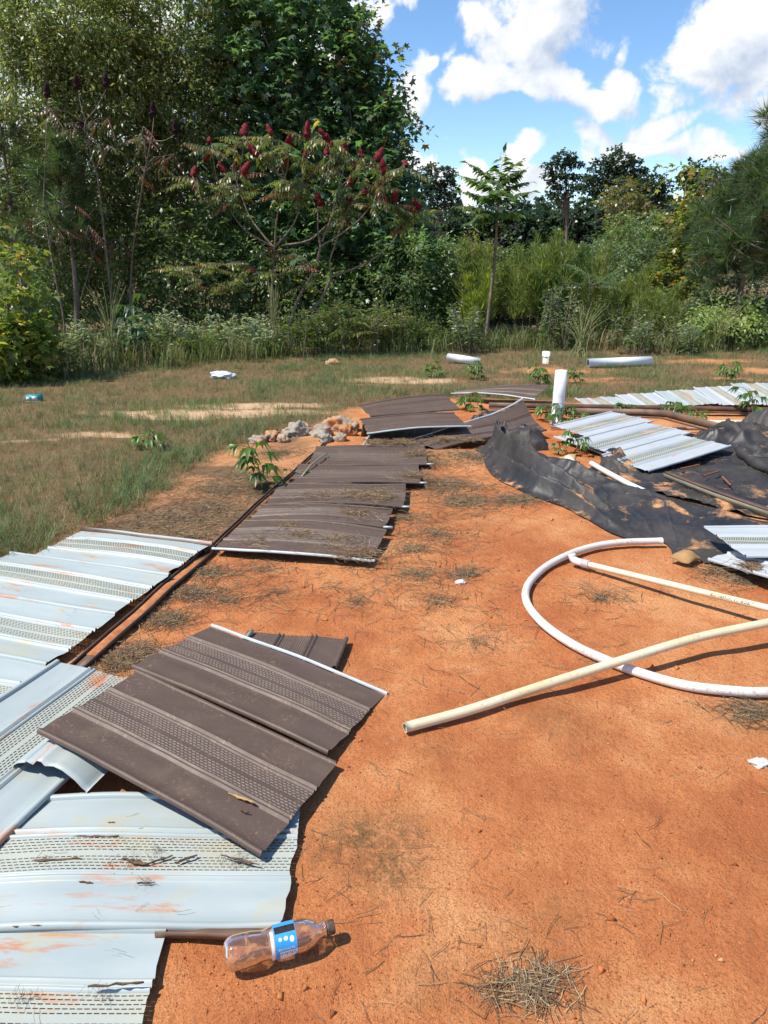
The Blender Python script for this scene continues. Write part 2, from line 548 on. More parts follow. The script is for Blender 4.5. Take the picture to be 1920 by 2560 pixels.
thatch = mixc(nt, noise(nt, co, 40, 5, 0.7), (0.10, 0.066, 0.034), (0.25, 0.155, 0.08))
sandc = mixc(nt, noise(nt, co, 12, 5), (0.48, 0.25, 0.11), (0.60, 0.46, 0.32))
gf = M(nt, 'MULTIPLY', M(nt, 'ADD', sx.outputs[0], M(nt, 'MULTIPLY', M(nt, 'SUBTRACT', noise(nt, co, 9, 5, 0.7), 0.5), 0.8)), 1.3, clamp=True)
gf = M(nt, 'MULTIPLY', gf, M(nt, 'GREATER_THAN', sx.outputs[0], 0.02))
c = mixc(nt, M(nt, 'MULTIPLY', M(nt, 'GREATER_THAN', sx.outputs[0], 0.02), 0.5), c, (0.50, 0.27, 0.13))
c = mixc(nt, gf, c, thatch)
bf = M(nt, 'MULTIPLY', M(nt, 'SUBTRACT', M(nt, 'MULTIPLY', sx.outputs[1], M(nt, 'ADD', 0.4, noise(nt, co, 6, 5, 0.7))), 0.30), 4.0, clamp=True)
c = mixc(nt, bf, c, sandc)
nt.links.new(c, b.inputs['Base Color'])
b.inputs['Roughness'].default_value = 0.95
b.inputs['Specular IOR Level'].default_value = 0.12
hgt = M(nt, 'ADD', M(nt, 'MULTIPLY', mid, 0.9), M(nt, 'ADD', M(nt, 'MULTIPLY', grain, 0.25), M(nt, 'MULTIPLY', noise(nt, co, 55, 5, 0.7), 0.7)))
bump(nt, b, hgt, 0.9, 0.02)
sandmask = np.where(P2[:, 0] < .9, bare, 0)
ground = mesh('ground', np.c_[P2, gz], grid_faces(len(xs), len(ys)), gm, cols=np.stack([gmask, sandmask, moss], 1), smooth=True)
tag(ground, kind='structure')

# ------------------------------------------------------------------ soffit panels
def frame(P00, P10, P01):
    P00, P10, P01 = map(Vector, (P00, P10, P01))
    X = (P10 - P00)
    L = X.length
    X = X / L
    Y = P01 - P00
    Y = Y - X * Y.dot(X)
    Wd = Y.length
    Y = Y / Wd
    Z = X.cross(Y)
    m = Matrix((X, Y, Z)).transposed().to_4x4()
    m.translation = P00
    return m, L, Wd


PROF = [(-.003, -.004), (-.004, .003), (0, .009), (.007, .010), (.012, .005), (.018, .002), (.045, .003), (.07, .005), (.095, .003), (.118, .002), (.122, .003), (.125, .010), (.131, .011), (.134, .001), (.139, .0), (.142, .008), (.147, .009), (.151, .001)]
VENT = (.151, .255)


def soffit(label, P00, P10, P01, color='brown', slots=True, hem=None, warp=None, W0=None, taper=0.0, jag=.006, skew=(0, 0), seed=0, hem_over=0.03, nslot=None, group=None, two=False, hem_v0=None):
    m, L, Wd = frame(P00, P10, P01)
    if W0:
        Wd = W0
    k = Wd / .406
    fr, lip = {'brown': (brown, lip_light), 'white': (white, lip_dark), 'clean': (white_clean, lip_dark)}[color]
    root = empty('soffit_panel', (0, 0, 0), label, 'soffit panel', group)
    root.matrix_world = m
    e0 = lambda v: (fbm(np.c_[v * 18, 0 * v + seed], seed, 3) - .5) * 2 * jag + skew[0] * v / .406
    e1 = lambda v: (fbm(np.c_[v * 18, 0 * v + seed + 50], seed + 7, 3) - .5) * 2 * jag + skew[1] * v / .406

    def fin(p):
        u, v, z = p[:, 0].copy(), p[:, 1].copy(), p[:, 2].copy()
        s = u / L
        uu = u + e0(v) * (1 - s) + e1(v) * s
        z = z + (fbm(np.c_[u * 5, v * 7], seed + 3, 2) - .5) * .008
        if warp:
            z = z + warp(s, v / .406)
        vv = v * k * (1 - taper * (1 - s))
        return np.stack([uu, vv, z], 1)
    nu = max(10, int(L / .035))
    us = np.linspace(0, L, nu)
    mirror = [(.406 - a, z) for a, z in PROF[::-1]]
    second = mirror[:-8] + [(.388, .002)]
    V, F, o = [], [], 0
    for pr in (PROF, second):
        pr = np.array(pr)
        g = np.zeros((nu, len(pr), 3))
        g[:, :, 0] = us[:, None]
        g[:, :, 1] = pr[None, :, 0]
        g[:, :, 2] = pr[None, :, 1]
        V.append(g.reshape(-1, 3))
        F.append(grid_faces(nu, len(pr), o))
        o += nu * len(pr)
    V = np.vstack(V)
    sh = mesh('sheet', fin(V), np.vstack(F), [fr, white if color == 'brown' else brown], root, uv=V[:, :2], smooth=True)
    if two:
        sm = sh.modifiers.new('sheet', 'SOLIDIFY')
        sm.thickness, sm.material_offset = .0012, 1
    # vented strip
    v0, v1 = VENT
    if slots:
        ns = nslot or int(L / .0145)
        nr = 10
        pitch = L / ns
        rows = []
        hw = (v1 - v0 - .012) / 2
        for h_ in (0, 1):
            b0 = v0 + h_ * (hw + .012)
            for r_ in range(nr // 2):
                rows.append((b0 + hw * (r_ + .28) / (nr / 2), b0 + hw * (r_ + .72) / (nr / 2), r_))
        V, F, FM, o = [], [], [], 0

        def add(q, mi):
            nonlocal o
            V.append(q)
            n_ = len(q) // 4
            F.append(np.arange(o, o + 4 * n_).reshape(-1, 4))
            FM.append(np.full(n_, mi))
            o += 4 * n_

        def quads(ua, ub, va, vb, za=.002, zb=.002):
            q = np.zeros((len(ua), 4, 3))
            q[:, 0] = np.stack([ua, 0 * ua + va, 0 * ua + za], 1)
            q[:, 1] = np.stack([ub, 0 * ua + va, 0 * ua + za], 1)
            q[:, 2] = np.stack([ub, 0 * ua + vb, 0 * ua + zb], 1)
            q[:, 3] = np.stack([ua, 0 * ua + vb, 0 * ua + zb], 1)
            return q.reshape(-1, 3)
        prev = v0
        for (a, b2, ri) in rows + [(v1, v1, 0)]:
            add(quads(us[:-1], us[1:], prev, a, .002 if abs(a - prev) < .008 else .002), 0)
            if b2 > a:
                ph = (ri % 2) * .5
                u0 = (np.arange(ns) + ph) * pitch
                u0 = u0[u0 + pitch <= L]
                add(quads(u0, u0 + pitch * .3, a, b2), 0)
                if ph:
                    add(quads(np.array([0.]), np.array([pitch * .5]), a, b2), 0)
                    add(quads(np.array([L - pitch * .5]), np.array([L]), a, b2), 0)
                add(quads(u0 + pitch * .3, u0 + pitch, a, a + (b2 - a) * .62, *((.002, .0030) if color == 'brown' else (.0042, .002))), 1)
                add(quads(u0 + pitch * .3, u0 + pitch, a + (b2 - a) * .62, b2, .002, .002), 0)
            prev = b2
        V = np.vstack(V)
        mesh('vent_strip', fin(V), np.vstack(F), [fr if color == 'brown' else white_vent, lip], root, uv=V[:, :2], fm=np.concatenate(FM))
    else:
        pr = np.array([(v0, .002), ((v0 + v1) / 2 - .006, .002), ((v0 + v1) / 2, .005), ((v0 + v1) / 2 + .006, .002), (v1, .002)])
        g = np.zeros((nu, len(pr), 3))
        g[:, :, 0], g[:, :, 1], g[:, :, 2] = us[:, None], pr[None, :, 0], pr[None, :, 1]
        g = g.reshape(-1, 3)
        mesh('vent_strip', fin(g), grid_faces(nu, len(pr)), [fr], root, uv=g[:, :2], smooth=True)
    # folded hem along the back edge (and, where it shows, along the front edge)
    for which, hm in ((1, hem), (0, hem_v0)):
        hmat = hem_white if hm == 'white' else fr
        if which == 0 and hm is None:
            continue
        pr = np.array([(.388, .002), (.390, .009), (.394, .0125), (.401, .0125), (.406, .009), (.406, .001)])
        if hm == 'white':
            pr = np.array([(.394, .002), (.395, .008), (.397, .0105), (.402, .0105), (.405, .008), (.405, .001)])
        if which == 0:
            pr = np.c_[.004 - (pr[:, 0] - .394), pr[:, 1] + .0015]
        uo = np.linspace(-.004, L + (hem_over if hm == 'white' else 0), nu)
        g = np.zeros((nu, len(pr), 3))
        g[:, :, 0], g[:, :, 1], g[:, :, 2] = uo[:, None], pr[None, :, 0], pr[None, :, 1]
        g = g.reshape(-1, 3)
        mesh('hem', fin(g), grid_faces(nu, len(pr)), [hmat], root, uv=g[:, :2], smooth=True)
    return root


def V3(p, z=None):
    p = Vector(p)
    if z is not None:
        p.z = z
    return p


# front pair of brown panels
a, b_ = gp(95, 1836, .115), gp(654, 2139, .035)
soffit('brown vented panel overlapping the pale panels with its free front corner hanging over', a, b_, gp(359, 1694, .085), 'brown', W0=.406, seed=1,
       warp=lambda s, t: .012 * np.sin(s * 3.1) * (1 - t) + .008 * (1 - s), skew=(-.02, -.03))
soffit('brown vented panel with one long white hem, covering a small buried offcut', gp(330, 1674, .07), gp(822, 1885, .02), gp(524, 1578, .035), 'brown', W0=.412, hem='white', hem_over=.006, seed=2,
       warp=lambda s, t: .010 * np.sin(s * 3.1) + .012 * (1 - s), skew=(.0, -.03))
a = gp(622, 1580, .012)
soffit('short brown offcut half buried in clay beside the long white hem', a, a + (gp(686, 1622, .008) - gp(703, 1593, .008)).normalized() * .22, gp(905, 1622, .012), 'brown', W0=.40, seed=3, jag=.014)

# pale row on the left (painted side down)
RT = Vector((-.874, 3.452, 0))
ud = Vector((.951, -.309, 0)).normalized()
vd = Vector((.309, .951, 0)).normalized()
wl = ['pale vented panel at the grassy end of the pale row',
      'second pale vented panel of the row counted from the tall grass',
      'third pale vented panel of the row, just before the slanting pale panel',
      'pale panel of the row lying underneath the slanting pale panel']
for k_ in range(4):
    L_ = (.775, .90, 1.0, .95)[k_]
    o_ = RT - ud * L_ - vd * (.405 * (k_ + 1)) + ud * (.0, .018, .038, .06)[k_]
    z_ = .018
    soffit(wl[k_], V3(o_, z_), V3(o_ + ud * L_, z_ + .012), V3(o_ + vd * .4, z_), 'white', W0=.412, seed=10 + k_, warp=(lambda kk: lambda s, t: .02 * np.sin(s * 3.0 + kk) * np.sin(t * 3.1) * .6 + .008 * t)(k_), jag=.012)
# slanting pale panel
a, b_ = gp(0, 1962, .045), gp(313, 1697, .045)
ud2 = (b_ - a).normalized()
vd2 = Vector((-ud2.y, ud2.x, 0))
o_ = b_ - ud2 * .95 - vd2 * .145 - Vector((0, 0, .022))
soffit('slanting pale vented panel laid across the pale row, rust stained along its vents', o_, o_ + ud2 * .97, o_ + vd2 * .4 + Vector((0, 0, .055)), 'white', W0=.42, seed=21, warp=lambda s, t: .01 * np.sin(s * 4), skew=(0, -.03))
# two pale panels in front
soffit('pale vented panel littered with dark bark, under the corner of a brown panel', gp(-160, 2330, .016), gp(706, 2312, .016), gp(-160, 1985, .016), 'white', W0=.415, seed=22, warp=lambda s, t: .008 * np.sin(s * 5), jag=.009, skew=(0, .012), hem='plain')
soffit('shorter pale panel with an orange soil smear, its stepped end beside the plastic bottle', (-1.33, .815, .010), (-.462, .815, .010), (-1.33, 1.2, .010), 'white', W0=.412, seed=23, warp=lambda s, t: .006 * np.sin(s * 5), jag=.010, skew=(0, -.012))

# curled pale offcut
def strip_sheet(name, label, prof, length, m, mats, parent=None, thick=.0015, jag=.006, cat='offcut'):
    prof = np.array(prof)
    nu = 14
    us = np.linspace(0, length, nu)
    g = np.zeros((nu, len(prof), 3))
    e = (fbm(np.c_[np.arange(len(prof)) * .7, np.zeros(len(prof))], 5, 2) - .5) * 2 * jag
    g[:, :, 0] = us[:, None] + e[None, :] * (1 - us[:, None] / length) * 2
    g[:, :, 1], g[:, :, 2] = prof[None, :, 0], prof[None, :, 1]
    g = g.reshape(-1, 3)
    o = mesh(name, g, grid_faces(nu, len(prof)), mats, parent, uv=g[:, :2], smooth=True)
    sm = o.modifiers.new('sheet', 'SOLIDIFY')
    sm.thickness, sm.material_offset = thick, 1
    if parent is None:
        o.matrix_world = m
        tag(o, label, cat)
    return o


curl = [(a_, z_ * .95) for a_, z_ in [(-.012, .012), (-.008, .005), (0, .008), (.006, .016), (.03, .033), (.07, .055), (.10, .062), (.125, .060), (.135, .070), (.150, .072), (.160, .060), (.185, .062), (.21, .055), (.23, .04), (.24, .02), (.235, .002), (.215, -.008)]]
cu = empty('curled_offcut', (0, 0, 0), 'curled pale metal offcut with dark underside, tucked beneath a brown panel', 'offcut')
mm, _, _ = frame(gp(215, 1980, .034), gp(215, 1980, .034) + ud2 * .3, gp(215, 1980, .034) + vd2 * .3)
cu.matrix_world = mm
strip_sheet('sheet', '', curl[:12], .26, None, [white, brown], cu)
strip_sheet('rolled_edge', '', curl[11:], .26, None, [white, brown], cu)

# long brown row in the middle
rows_mid = [((532, 1374), (922, 1403)), ((616, 1306), (963, 1320)), ((662, 1265), (1009, 1269)), ((726, 1212), (1053, 1209)), ((772, 1164), (1070, 1162)), ((826, 1119), (1084, 1119))]
ml = ['brown panel with white hem at the bare clay end of the row', 'brown panel with a matted straw clump, second from the white hem of the row', 'brown panel third from the white hem in the middle row',
      'brown panel fourth from the white hem in the middle row', 'brown panel at the rocky end of the middle row, straw heaped on one end']
for k_ in range(5):
    (l0, r0), (l1, r1) = rows_mid[k_], rows_mid[k_ + 1]
    z_ = .028
    A, B_, C_ = gp(*l0, z_), gp(*r0, z_ + .008), gp(*l1, z_)
    m_, L_, w_ = frame(A, B_, C_)
    soffit(ml[k_], A, B_, C_, 'brown', W0=w_ + .012, seed=30 + k_, hem=None, hem_v0='white' if k_ == 0 else None, warp=(lambda kk: lambda s, t: .016 * np.sin(s * 3.14) * np.sin(t * 2 + kk) + .010 * np.sin(s * 3.14))(k_), nslot=52, jag=.006)
    if k_:
        tip = mesh('hem_tip', np.array([[0, 0, 0], [.05, .0, 0], [.05, .012, 0], [0, .012, 0], [0, 0, .01], [.05, 0, .01], [.05, .012, .01], [0, .012, .01]]) + np.array([L_ - .01, -.004, .0]),
                   np.array([[0, 1, 5, 4], [1, 2, 6, 5], [2, 3, 7, 6], [3, 0, 4, 7], [4, 5, 6, 7], [0, 3, 2, 1]]), hem_white, [o for o in col.objects if o.get('label') == ml[k_]][0])

# heap of brown panels behind
soffit('brown panel with lengthwise ribs lying under the raised white-hemmed brown panel', gp(1062, 1118, .03), gp(1090, 1060, .05), gp(905, 1118, .03), 'brown', slots=False, W0=.47, seed=41, jag=.01)
soffit('raised brown panel with white lower hem, lying on the heap by the rocks', gp(919, 1085, .11), gp(1169, 1070, .13), gp(921, 1036, .14), 'brown', slots=False, W0=.44, hem_v0='white', seed=42, warp=lambda s, t: .02 * np.sin(s * 2.6))
soffit('brown panel bowed up at the back of the heap in front of the green grass', gp(926, 1042, .15), gp(1150, 1024, .17), gp(935, 1012, .17), 'brown', slots=False, W0=.40, seed=43, hem_over=.0, warp=lambda s, t: .05 * np.sin(s * 2.0) * t)
soffit('twisted brown panel with white hem rolled upward beside the black sheeting', gp(1090, 1125, .03), pv(1368, 1070, 5.95), gp(1140, 1098, .05), 'brown', slots=True, nslot=40, W0=.33, hem='white', hem_over=0, seed=44, warp=lambda s, t: .20 * s * s * t * t + .02 * np.sin(s * 5))
soffit('brown panel with a pale hem lying alone in the grass beyond the white standpipe', gp(1128, 985, .05), gp(1332, 1000, .08), gp(1150, 972, .06), 'brown', slots=False, W0=.42, hem_v0='white', taper=.75, seed=45, warp=lambda s, t: .06 * s * t + .03 * np.sin(s * 3))

# pale panels on the right
A, B_ = gp(1618, 1180, .04), gp(1816, 1128, .05)
u3 = (B_ - A).normalized()
v3 = Vector((-u3.y, u3.x, 0))
rl = ['white vented panel with its long edge lying on the black sheeting', 'white vented panel under the crumpled black sheeting, middle of three overlapping', 'white vented panel farthest from the black sheeting edge, beneath a bent brown channel']
for k_ in range(3):
    o_ = A + v3 * (.395 * k_) + u3 * (.0, .12, .34)[k_] + Vector((0, 0, .015 * k_))
    soffit(rl[k_], o_, o_ + u3 * (.98, .95, .80)[k_] + Vector((0, 0, .03)), o_ + v3 * .4 + Vector((0, 0, .02)), 'clean', W0=.41, seed=50 + k_, jag=.012, skew=(.02, -.05), nslot=40)
soffit('white vented panel crossing underneath three others, beside a leafy weed', gp(1385, 1092, .03), gp(1612, 1172, .03), gp(1470, 1072, .03), 'clean', W0=.30, seed=55, nslot=48, jag=.01)
# far pale row, edge of the pad
fl = ['pale panel at the standpipe end of the row along the grass', 'second pale panel from the standpipe in the row along the grass', 'third pale panel from the standpipe in the row along the grass',
      'fourth pale panel from the standpipe in the row along the grass', 'fifth pale panel from the standpipe in the row along the grass', 'sixth pale panel from the standpipe, next to a leafy weed', 'last visible pale panel of the row along the grass']
for k_ in range(7):
    x0 = 1.98 + .44 * k_
    h_ = .02 + .02 * min(k_, 4)
    Lf = .28 + .10 * min(k_, 4)
    p_ = Vector((x0 + .43, 7.15, .05))
    soffit(fl[k_], p_, p_ + Vector((-.05, Lf, h_)), p_ + Vector((-.43, .0, .0)), 'clean' if k_ % 2 else 'white', slots=True, nslot=26, W0=.435, seed=60 + k_, jag=.03)
# right edge pieces
soffit('white vented panel raised over a white trim piece at the end of the black sheeting', gp(1862, 1392, .10), gp(2160, 1392, .12), gp(1828, 1317, .10), 'clean', W0=.40, seed=70, nslot=50, skew=(-.06, 0), jag=.01)
A, B_ = gp(1772, 1401, .012), gp(1930, 1447, .07)
u4 = (B_ - A).normalized()
trim = soffit('white trim panel strewn with twigs, one edge lifted off the clay', A, A + u4 * .8, gp(1815, 1383, .03) + Vector((.05, .2, 0)), 'clean', slots=False, W0=.36, seed=71, jag=.012, skew=(-.0, 0))

# ------------------------------------------------------------------ swept channels and strips
def sweep(name, path, prof, mat, parent=None, closed=True, smooth=False):
    path = [Vector(p) for p in path]
    prof = np.array(prof)
    n, k = len(path), len(prof)
    V = []
    for i, p in enumerate(path):
        t = (path[min(i + 1, n - 1)] - path[max(i - 1, 0)]).normalized()
        s = t.cross(Vector((0, 0, 1))).normalized()
        up = s.cross(t)
        for a_, z_ in prof:
            V.append(p + s * a_ + up * z_)
    F = []
    for i in range(n - 1):
        for j in range(k if closed else k - 1):
            j2 = (j + 1) % k
            F.append((i * k + j, (i + 1) * k + j, (i + 1) * k + j2, i * k + j2))
    caps = []
    if closed and k == 4:
        caps = [(0, 1, 2, 3), tuple((n - 1) * k + q for q in (3, 2, 1, 0))]
    return mesh(name, np.array([tuple(v) for v in V]), np.array(F + caps), mat, parent, smooth=smooth)


def wiggle(p0, p1, n=14, amp=.006, seed=0, bow=0):
    p0, p1 = Vector(p0), Vector(p1)
    out = []
    for i in range(n):
        t = i / (n - 1)
        p = p0.lerp(p1, t)
        q = vnoise(np.array([[t * 5 + seed, seed * 3.1], [t * 5 + seed, seed * 7.7 + 9]]), seed)
        p += Vector(((q[0] - .5) * amp * 2, (q[0] - .5) * amp, (q[1] - .5) * amp * 1.2 + bow * math.sin(t * math.pi)))
        out.append(p)
    return out


UCH = [(-.028, 0), (.028, 0), (.028, .012), (.023, .012), (.023, .004), (-.022, .004), (-.022, .055), (-.028, .055)]


def channel(label, p0, p1, wide=.028, high=.055, seed=0, mats=chan_mat, pts=None, bow=0, dirt=True):
    """U-shaped fascia channel: floor, tall back flange, soil inside"""
    path = pts or wiggle(p0, p1, seed=seed, bow=bow)
    root = empty('metal_channel', path[0], label, 'metal channel')
    loc = [p - path[0] for p in path]
    sweep('base_flange', loc, [(-wide, 0), (wide, 0), (wide, .004), (-wide, .004)], mats, root)
    sweep('tall_flange', loc, [(-wide - .003, 0), (-wide, 0), (-wide, high), (-wide - .003, high)], mats, root)
    sweep('low_flange', loc, [(wide, 0), (wide + .003, 0), (wide + .003, .016), (wide, .016)], mats, root)
    if dirt:
        m2 = [p + Vector((0, 0, .004)) for p in loc[1:-1]]
        sweep('soil_fill', m2, [(-wide * .9, 0), (wide * .9, 0), (wide * .6, .003), (-wide * .7, .004)], clay_mat, root)
    return root


clay_mat = simple('clay_crumbs', (0.30, 0.11, 0.045), (0.46, 0.20, 0.09), 30, 0.95, 0.6, 0.1)
channel('brown metal channel with clay inside, along the ends of the pale panel row', gp(196, 1672, .004), gp(522, 1380, .004), .026, .018, 1)
channel('thin brown metal channel separating the pale row from dead grass', gp(532, 1372, .02), gp(205, 1328, .02), .012, .03, 2, dirt=False)
channel('brown metal channel running beside the middle brown row towards the rocks', None, None, .009, .016, 3, pts=[gp(x, y, .012) for x, y in [(524, 1378), (560, 1342), (600, 1305), (640, 1265), (680, 1230), (725, 1192), (770, 1150), (800, 1125), (822, 1098)]], dirt=False)
channel('narrow brown metal strip showing under the pale panel behind the bottle', gp(395, 2330, .006), gp(690, 2337, .006), .012, .006, 4, dirt=False)
channel('long brown fascia channel at the foot of the far pale row', gp(1222, 1022, .02), gp(2050, 1036, .02), .030, .055, 5)
channel('bent brown fascia channel crossing behind the white panels', None, None, .03, .07, 6, pts=[gp(1420, 1040, .02), gp(1520, 1042, .03), gp(1600, 1043, .05), gp(1660, 1046, .09), gp(1720, 1062, .09), gp(1790, 1080, .08), gp(1860, 1098, .06), gp(1960, 1125, .05)])
root = channel('brown fascia channel with olive inner face lying on the black sheeting', gp(1672, 1184, .05), gp(2000, 1306, .05), .026, .004, 7, dirt=False)
sweep('inner_face', [p - gp(1672, 1184, .05) for p in (gp(1672, 1190, .03), gp(1800, 1240, .03), gp(1990, 1306, .03))], [(.018, -.02), (.022, -.02), (.05, .022), (.046, .022)], olive_mat, root)
# small upright end flap of the heap
fl_ = mesh('metal_flap', np.array([tuple(v) for v in (gp(902, 1092, .03), gp(920, 1092, .02), gp(918, 1062, .12), gp(906, 1060, .14), gp(902, 1092, .03) + Vector((.01, .03, 0)), gp(920, 1092, .02) + Vector((.01, .03, 0)), gp(918, 1062, .12) + Vector((.01, .03, 0)), gp(906, 1060, .14) + Vector((.01, .03, 0)))]),
           np.array([[0, 1, 2, 3], [7, 6, 5, 4], [0, 4, 5, 1], [1, 5, 6, 2], [2, 6, 7, 3], [3, 7, 4, 0]]), chan_mat)
tag(fl_, 'small brown metal flap standing between the rocks and the heap of brown panels', 'metal flap')
# pale splinter strip beside the middle row and by the buried offcut
def strip_thing(name, label, cat, path, r, mat_):
    o = sweep(name, path, [(-r, 0), (r, 0), (r, r * 1.2), (-r, r * 1.2)], mat_)
    return tag(o, label, cat)


strip_thing('metal_strip', 'thin pale bent metal strip at the edge of the middle brown row', 'metal strip', [gp(752, 1196, .03), gp(775, 1165, .05), gp(800, 1145, .06), gp(818, 1135, .05)], .0045, olive_mat)
strip_thing('metal_strip', 'short pale metal strip sticking out beside the buried brown offcut', 'metal strip', [gp(612, 1600, .02), gp(622, 1588, .025), gp(631, 1576, .03)], .006, olive_mat)
strip_thing('metal_strip', 'pale hem strip curving down from the raised brown panel near the rocks', 'metal strip', [gp(930, 1085, .06), gp(918, 1098, .05), gp(910, 1112, .03), gp(906, 1120, .02)], .008, hem_white)

# ------------------------------------------------------------------ pipes
def tube(name, path, r, mat_, parent=None, wall=.0035, seg=18, inner=True, label=None, cat='pipe', radii=None):
    path = [Vector(p) for p in path]
    n = len(path)
    V, F = [], []
    up0 = Vector((0, 0, 1)) if abs((path[1] - path[0]).normalized().z) < .9 else Vector((1, 0, 0))
    layers = ((r, 0), (r - wall, 1)) if inner else ((r, 0),)
    for rr, _ in layers:
        for i, p in enumerate(path):
            t = (path[min(i + 1, n - 1)] - path[max(i - 1, 0)]).normalized()
            s = t.cross(up0).normalized()
            w = s.cross(t)
            q = rr if radii is None else radii[i] * rr / r
            for j in range(seg):
                a_ = 2 * math.pi * j / seg
                V.append(p + s * math.cos(a_) * q + w * math.sin(a_) * q)
    for l in range(len(layers)):
        o = l * n * seg
        for i in range(n - 1):
            for j in range(seg):
                j2 = (j + 1) % seg
                f = (o + i * seg + j, o + i * seg + j2, o + (i + 1) * seg + j2, o + (i + 1) * seg + j)
                F.append(f if l == 0 else f[::-1])
    if inner:
        o = n * seg
        for i in (0, n - 1):
            for j in range(seg):
                j2 = (j + 1) % seg
                F.append((i * seg + j, i * seg + j2, o + i * seg + j2, o + i * seg + j))
    ob = mesh(name, np.array([tuple(v) for v in V]), np.array(F), mat_, parent, smooth=True)
    if label:
        tag(ob, label, cat)
    return ob


def spline(pts, n=60):
    pts = [Vector(p) for p in pts]
    P = [pts[0] * 2 - pts[1]] + pts + [pts[-1] * 2 - pts[-2]]
    out = []
    m_ = len(pts) - 1
    for k in range(n):
        t = k / (n - 1) * m_
        i = min(int(t), m_ - 1)
        t -= i
        a_, b2, c_, d_ = P[i:i + 4]
        out.append(.5 * ((2 * b2) + (c_ - a_) * t + (2 * a_ - 5 * b2 + 4 * c_ - d_) * t * t + (3 * b2 - a_ - 3 * c_ + d_) * t ** 3))
    return out


loop = [(1655, 1352), (1539, 1357), (1452, 1375), (1377, 1409), (1331, 1447), (1314, 1481), (1322, 1516), (1359, 1560), (1423, 1606), (1498, 1643), (1597, 1681), (1712, 1713), (1828, 1727), (1920, 1730), (2080, 1715)]
tube('plastic_pipe', spline([gp(x, y, .017) for x, y in loop], 110), .0172, pvc_white, label='white plastic pipe bent into a wide loop on the red clay')
cream = [(1012, 1819, .018), (1170, 1776, .021), (1330, 1723, .035), (1539, 1656, .062), (1741, 1595, .082), (1920, 1557, .095), (2200, 1500, .10)]
tube('plastic_pipe', spline([gp(*q) for q in cream], 70), .0165, pvc_cream, label='long yellowed plastic pipe resting across the looped pipe, open end on the clay')
el = empty('elbow_pipe', gp(1434, 1402, 0), 'straight yellowed pipe with a white elbow at its end and printed lettering', 'pipe')
e0_ = gp(1434, 1402, 0)
pA, pB = gp(1442, 1404, .028) - e0_, gp(1960, 1530, .085) - e0_
tube('pipe', [pA.lerp(pB, t) for t in np.linspace(0, 1, 24)], .0140, pvc_cream, el)
dA_ = (pB - pA).normalized()
tube('elbow', spline([pA + dA_ * .065, pA + dA_ * .02, pA - dA_ * .012 + Vector((0, 0, .004)), pA - dA_ * .018 + Vector((-.004, .006, .014)), pA - dA_ * .020 + Vector((-.006, .010, .030))], 16), .0180, pvc_white, el, wall=.004)
tube('elbow_collar', [pA + dA_ * .03, pA + dA_ * .066], .0200, pvc_white, el, wall=.006)


def text_geo(s, size):
    cu_ = bpy.data.curves.new('t', 'FONT')
    cu_.body = s
    cu_.size = size
    cu_.align_x = 'CENTER'
    cu_.resolution_u = 2
    o = bpy.data.objects.new('t', cu_)
    col.objects.link(o)
    me = o.to_mesh()
    V = np.array([v.co[:] for v in me.vertices])
    F3 = [tuple(p.vertices) for p in me.polygons]
    o.to_mesh_clear()
    bpy.data.objects.remove(o)
    F = []
    for f in F3:
        for i in range(1, len(f) - 1):
            F.append((f[0], f[i], f[i + 1]))
    return V, np.array(F)


# printing along the pipe; it reads from the far side, so it stands on its head here
tv, tf = text_geo('Made in America', .026)
side = dA_.cross(Vector((0, 0, 1))).normalized()
upv = side.cross(dA_)
Lp = (pB - pA).length
ctr = .79
PV = []
for x, y, z in tv:
    ang = math.radians(38) + (y - .009) / .0145
    base = pA + dA_ * (ctr * Lp - x)
    PV.append(tuple(base + (side * math.cos(ang) + upv * math.sin(ang)) * .0147))
mesh('printed_lettering', np.array(PV), tf, print_mat, el)
tube('plastic_pipe', spline([gp(1478, 1158, .05), gp(1520, 1182, .045), gp(1580, 1214, .03), gp(1645, 1243, .02)], 20), .018, pvc_white, label='thin white pipe slanting over clay into the black sheeting')
tube('plastic_pipe', [gp(1420, 1153, .03), gp(1432, 1168, .035), gp(1447, 1186, .03)], .042, pvc_white, label='stub of wide white pipe half buried next to a wood scrap', wall=.005, seg=24)
base = gp(1392, 1058)
sp_ = empty('standpipe', base, 'upright white standpipe with leafy weeds around its foot', 'pipe')
tube('pipe', [Vector((0, 0, -.1)), Vector((0, 0, .25)), Vector((.004, 0, pv(1392, 926, base.y).z))], .052, pvc_clean, sp_, wall=.006, seg=32)
tube('base_collar', [Vector((0, 0, -.05)), Vector((0, 0, .05))], .060, pvc_white, sp_, wall=.008, seg=32)
tube('plastic_pipe', [gp(1120, 893, .07), gp(1150, 897, .06), gp(1200, 905, .02)], .055, pvc_clean, label='short white pipe end lying at the brush line behind the lone brown panel', wall=.005)
b0 = gp(1364, 908)
st_ = empty('pipe_stub', b0, 'low upright white pipe stub with a cap near the dog fennel', 'pipe')
tube('pipe', [Vector((0, 0, -.1)), Vector((0, 0, .13))], .045, pvc_white, st_, wall=.005)
tube('cap', [Vector((0, 0, .10)), Vector((0, 0, .165))], .056, pvc_clean, st_, wall=.05, seg=24)
tube('plastic_pipe', [gp(1470, 908, .04), gp(1550, 905, .055), gp(1627, 902, .06)], .062, pvc_clean, label='wide white pipe lying in the grass by the orange bare patches', wall=.006)
tube('plastic_pipe', [gp(1745, 1060, .05), gp(1800, 1062, .06), gp(1880, 1060, .07)], .04, pvc_cream, label='cream pipe lying behind the crumpled black sheeting')
tube('plastic_pipe', [gp(1376, 1068, .02), gp(1460, 1068, .02), gp(1800, 1073, .02)], .013, pvc_cream, label='thin cream pipe passing behind the white panels')

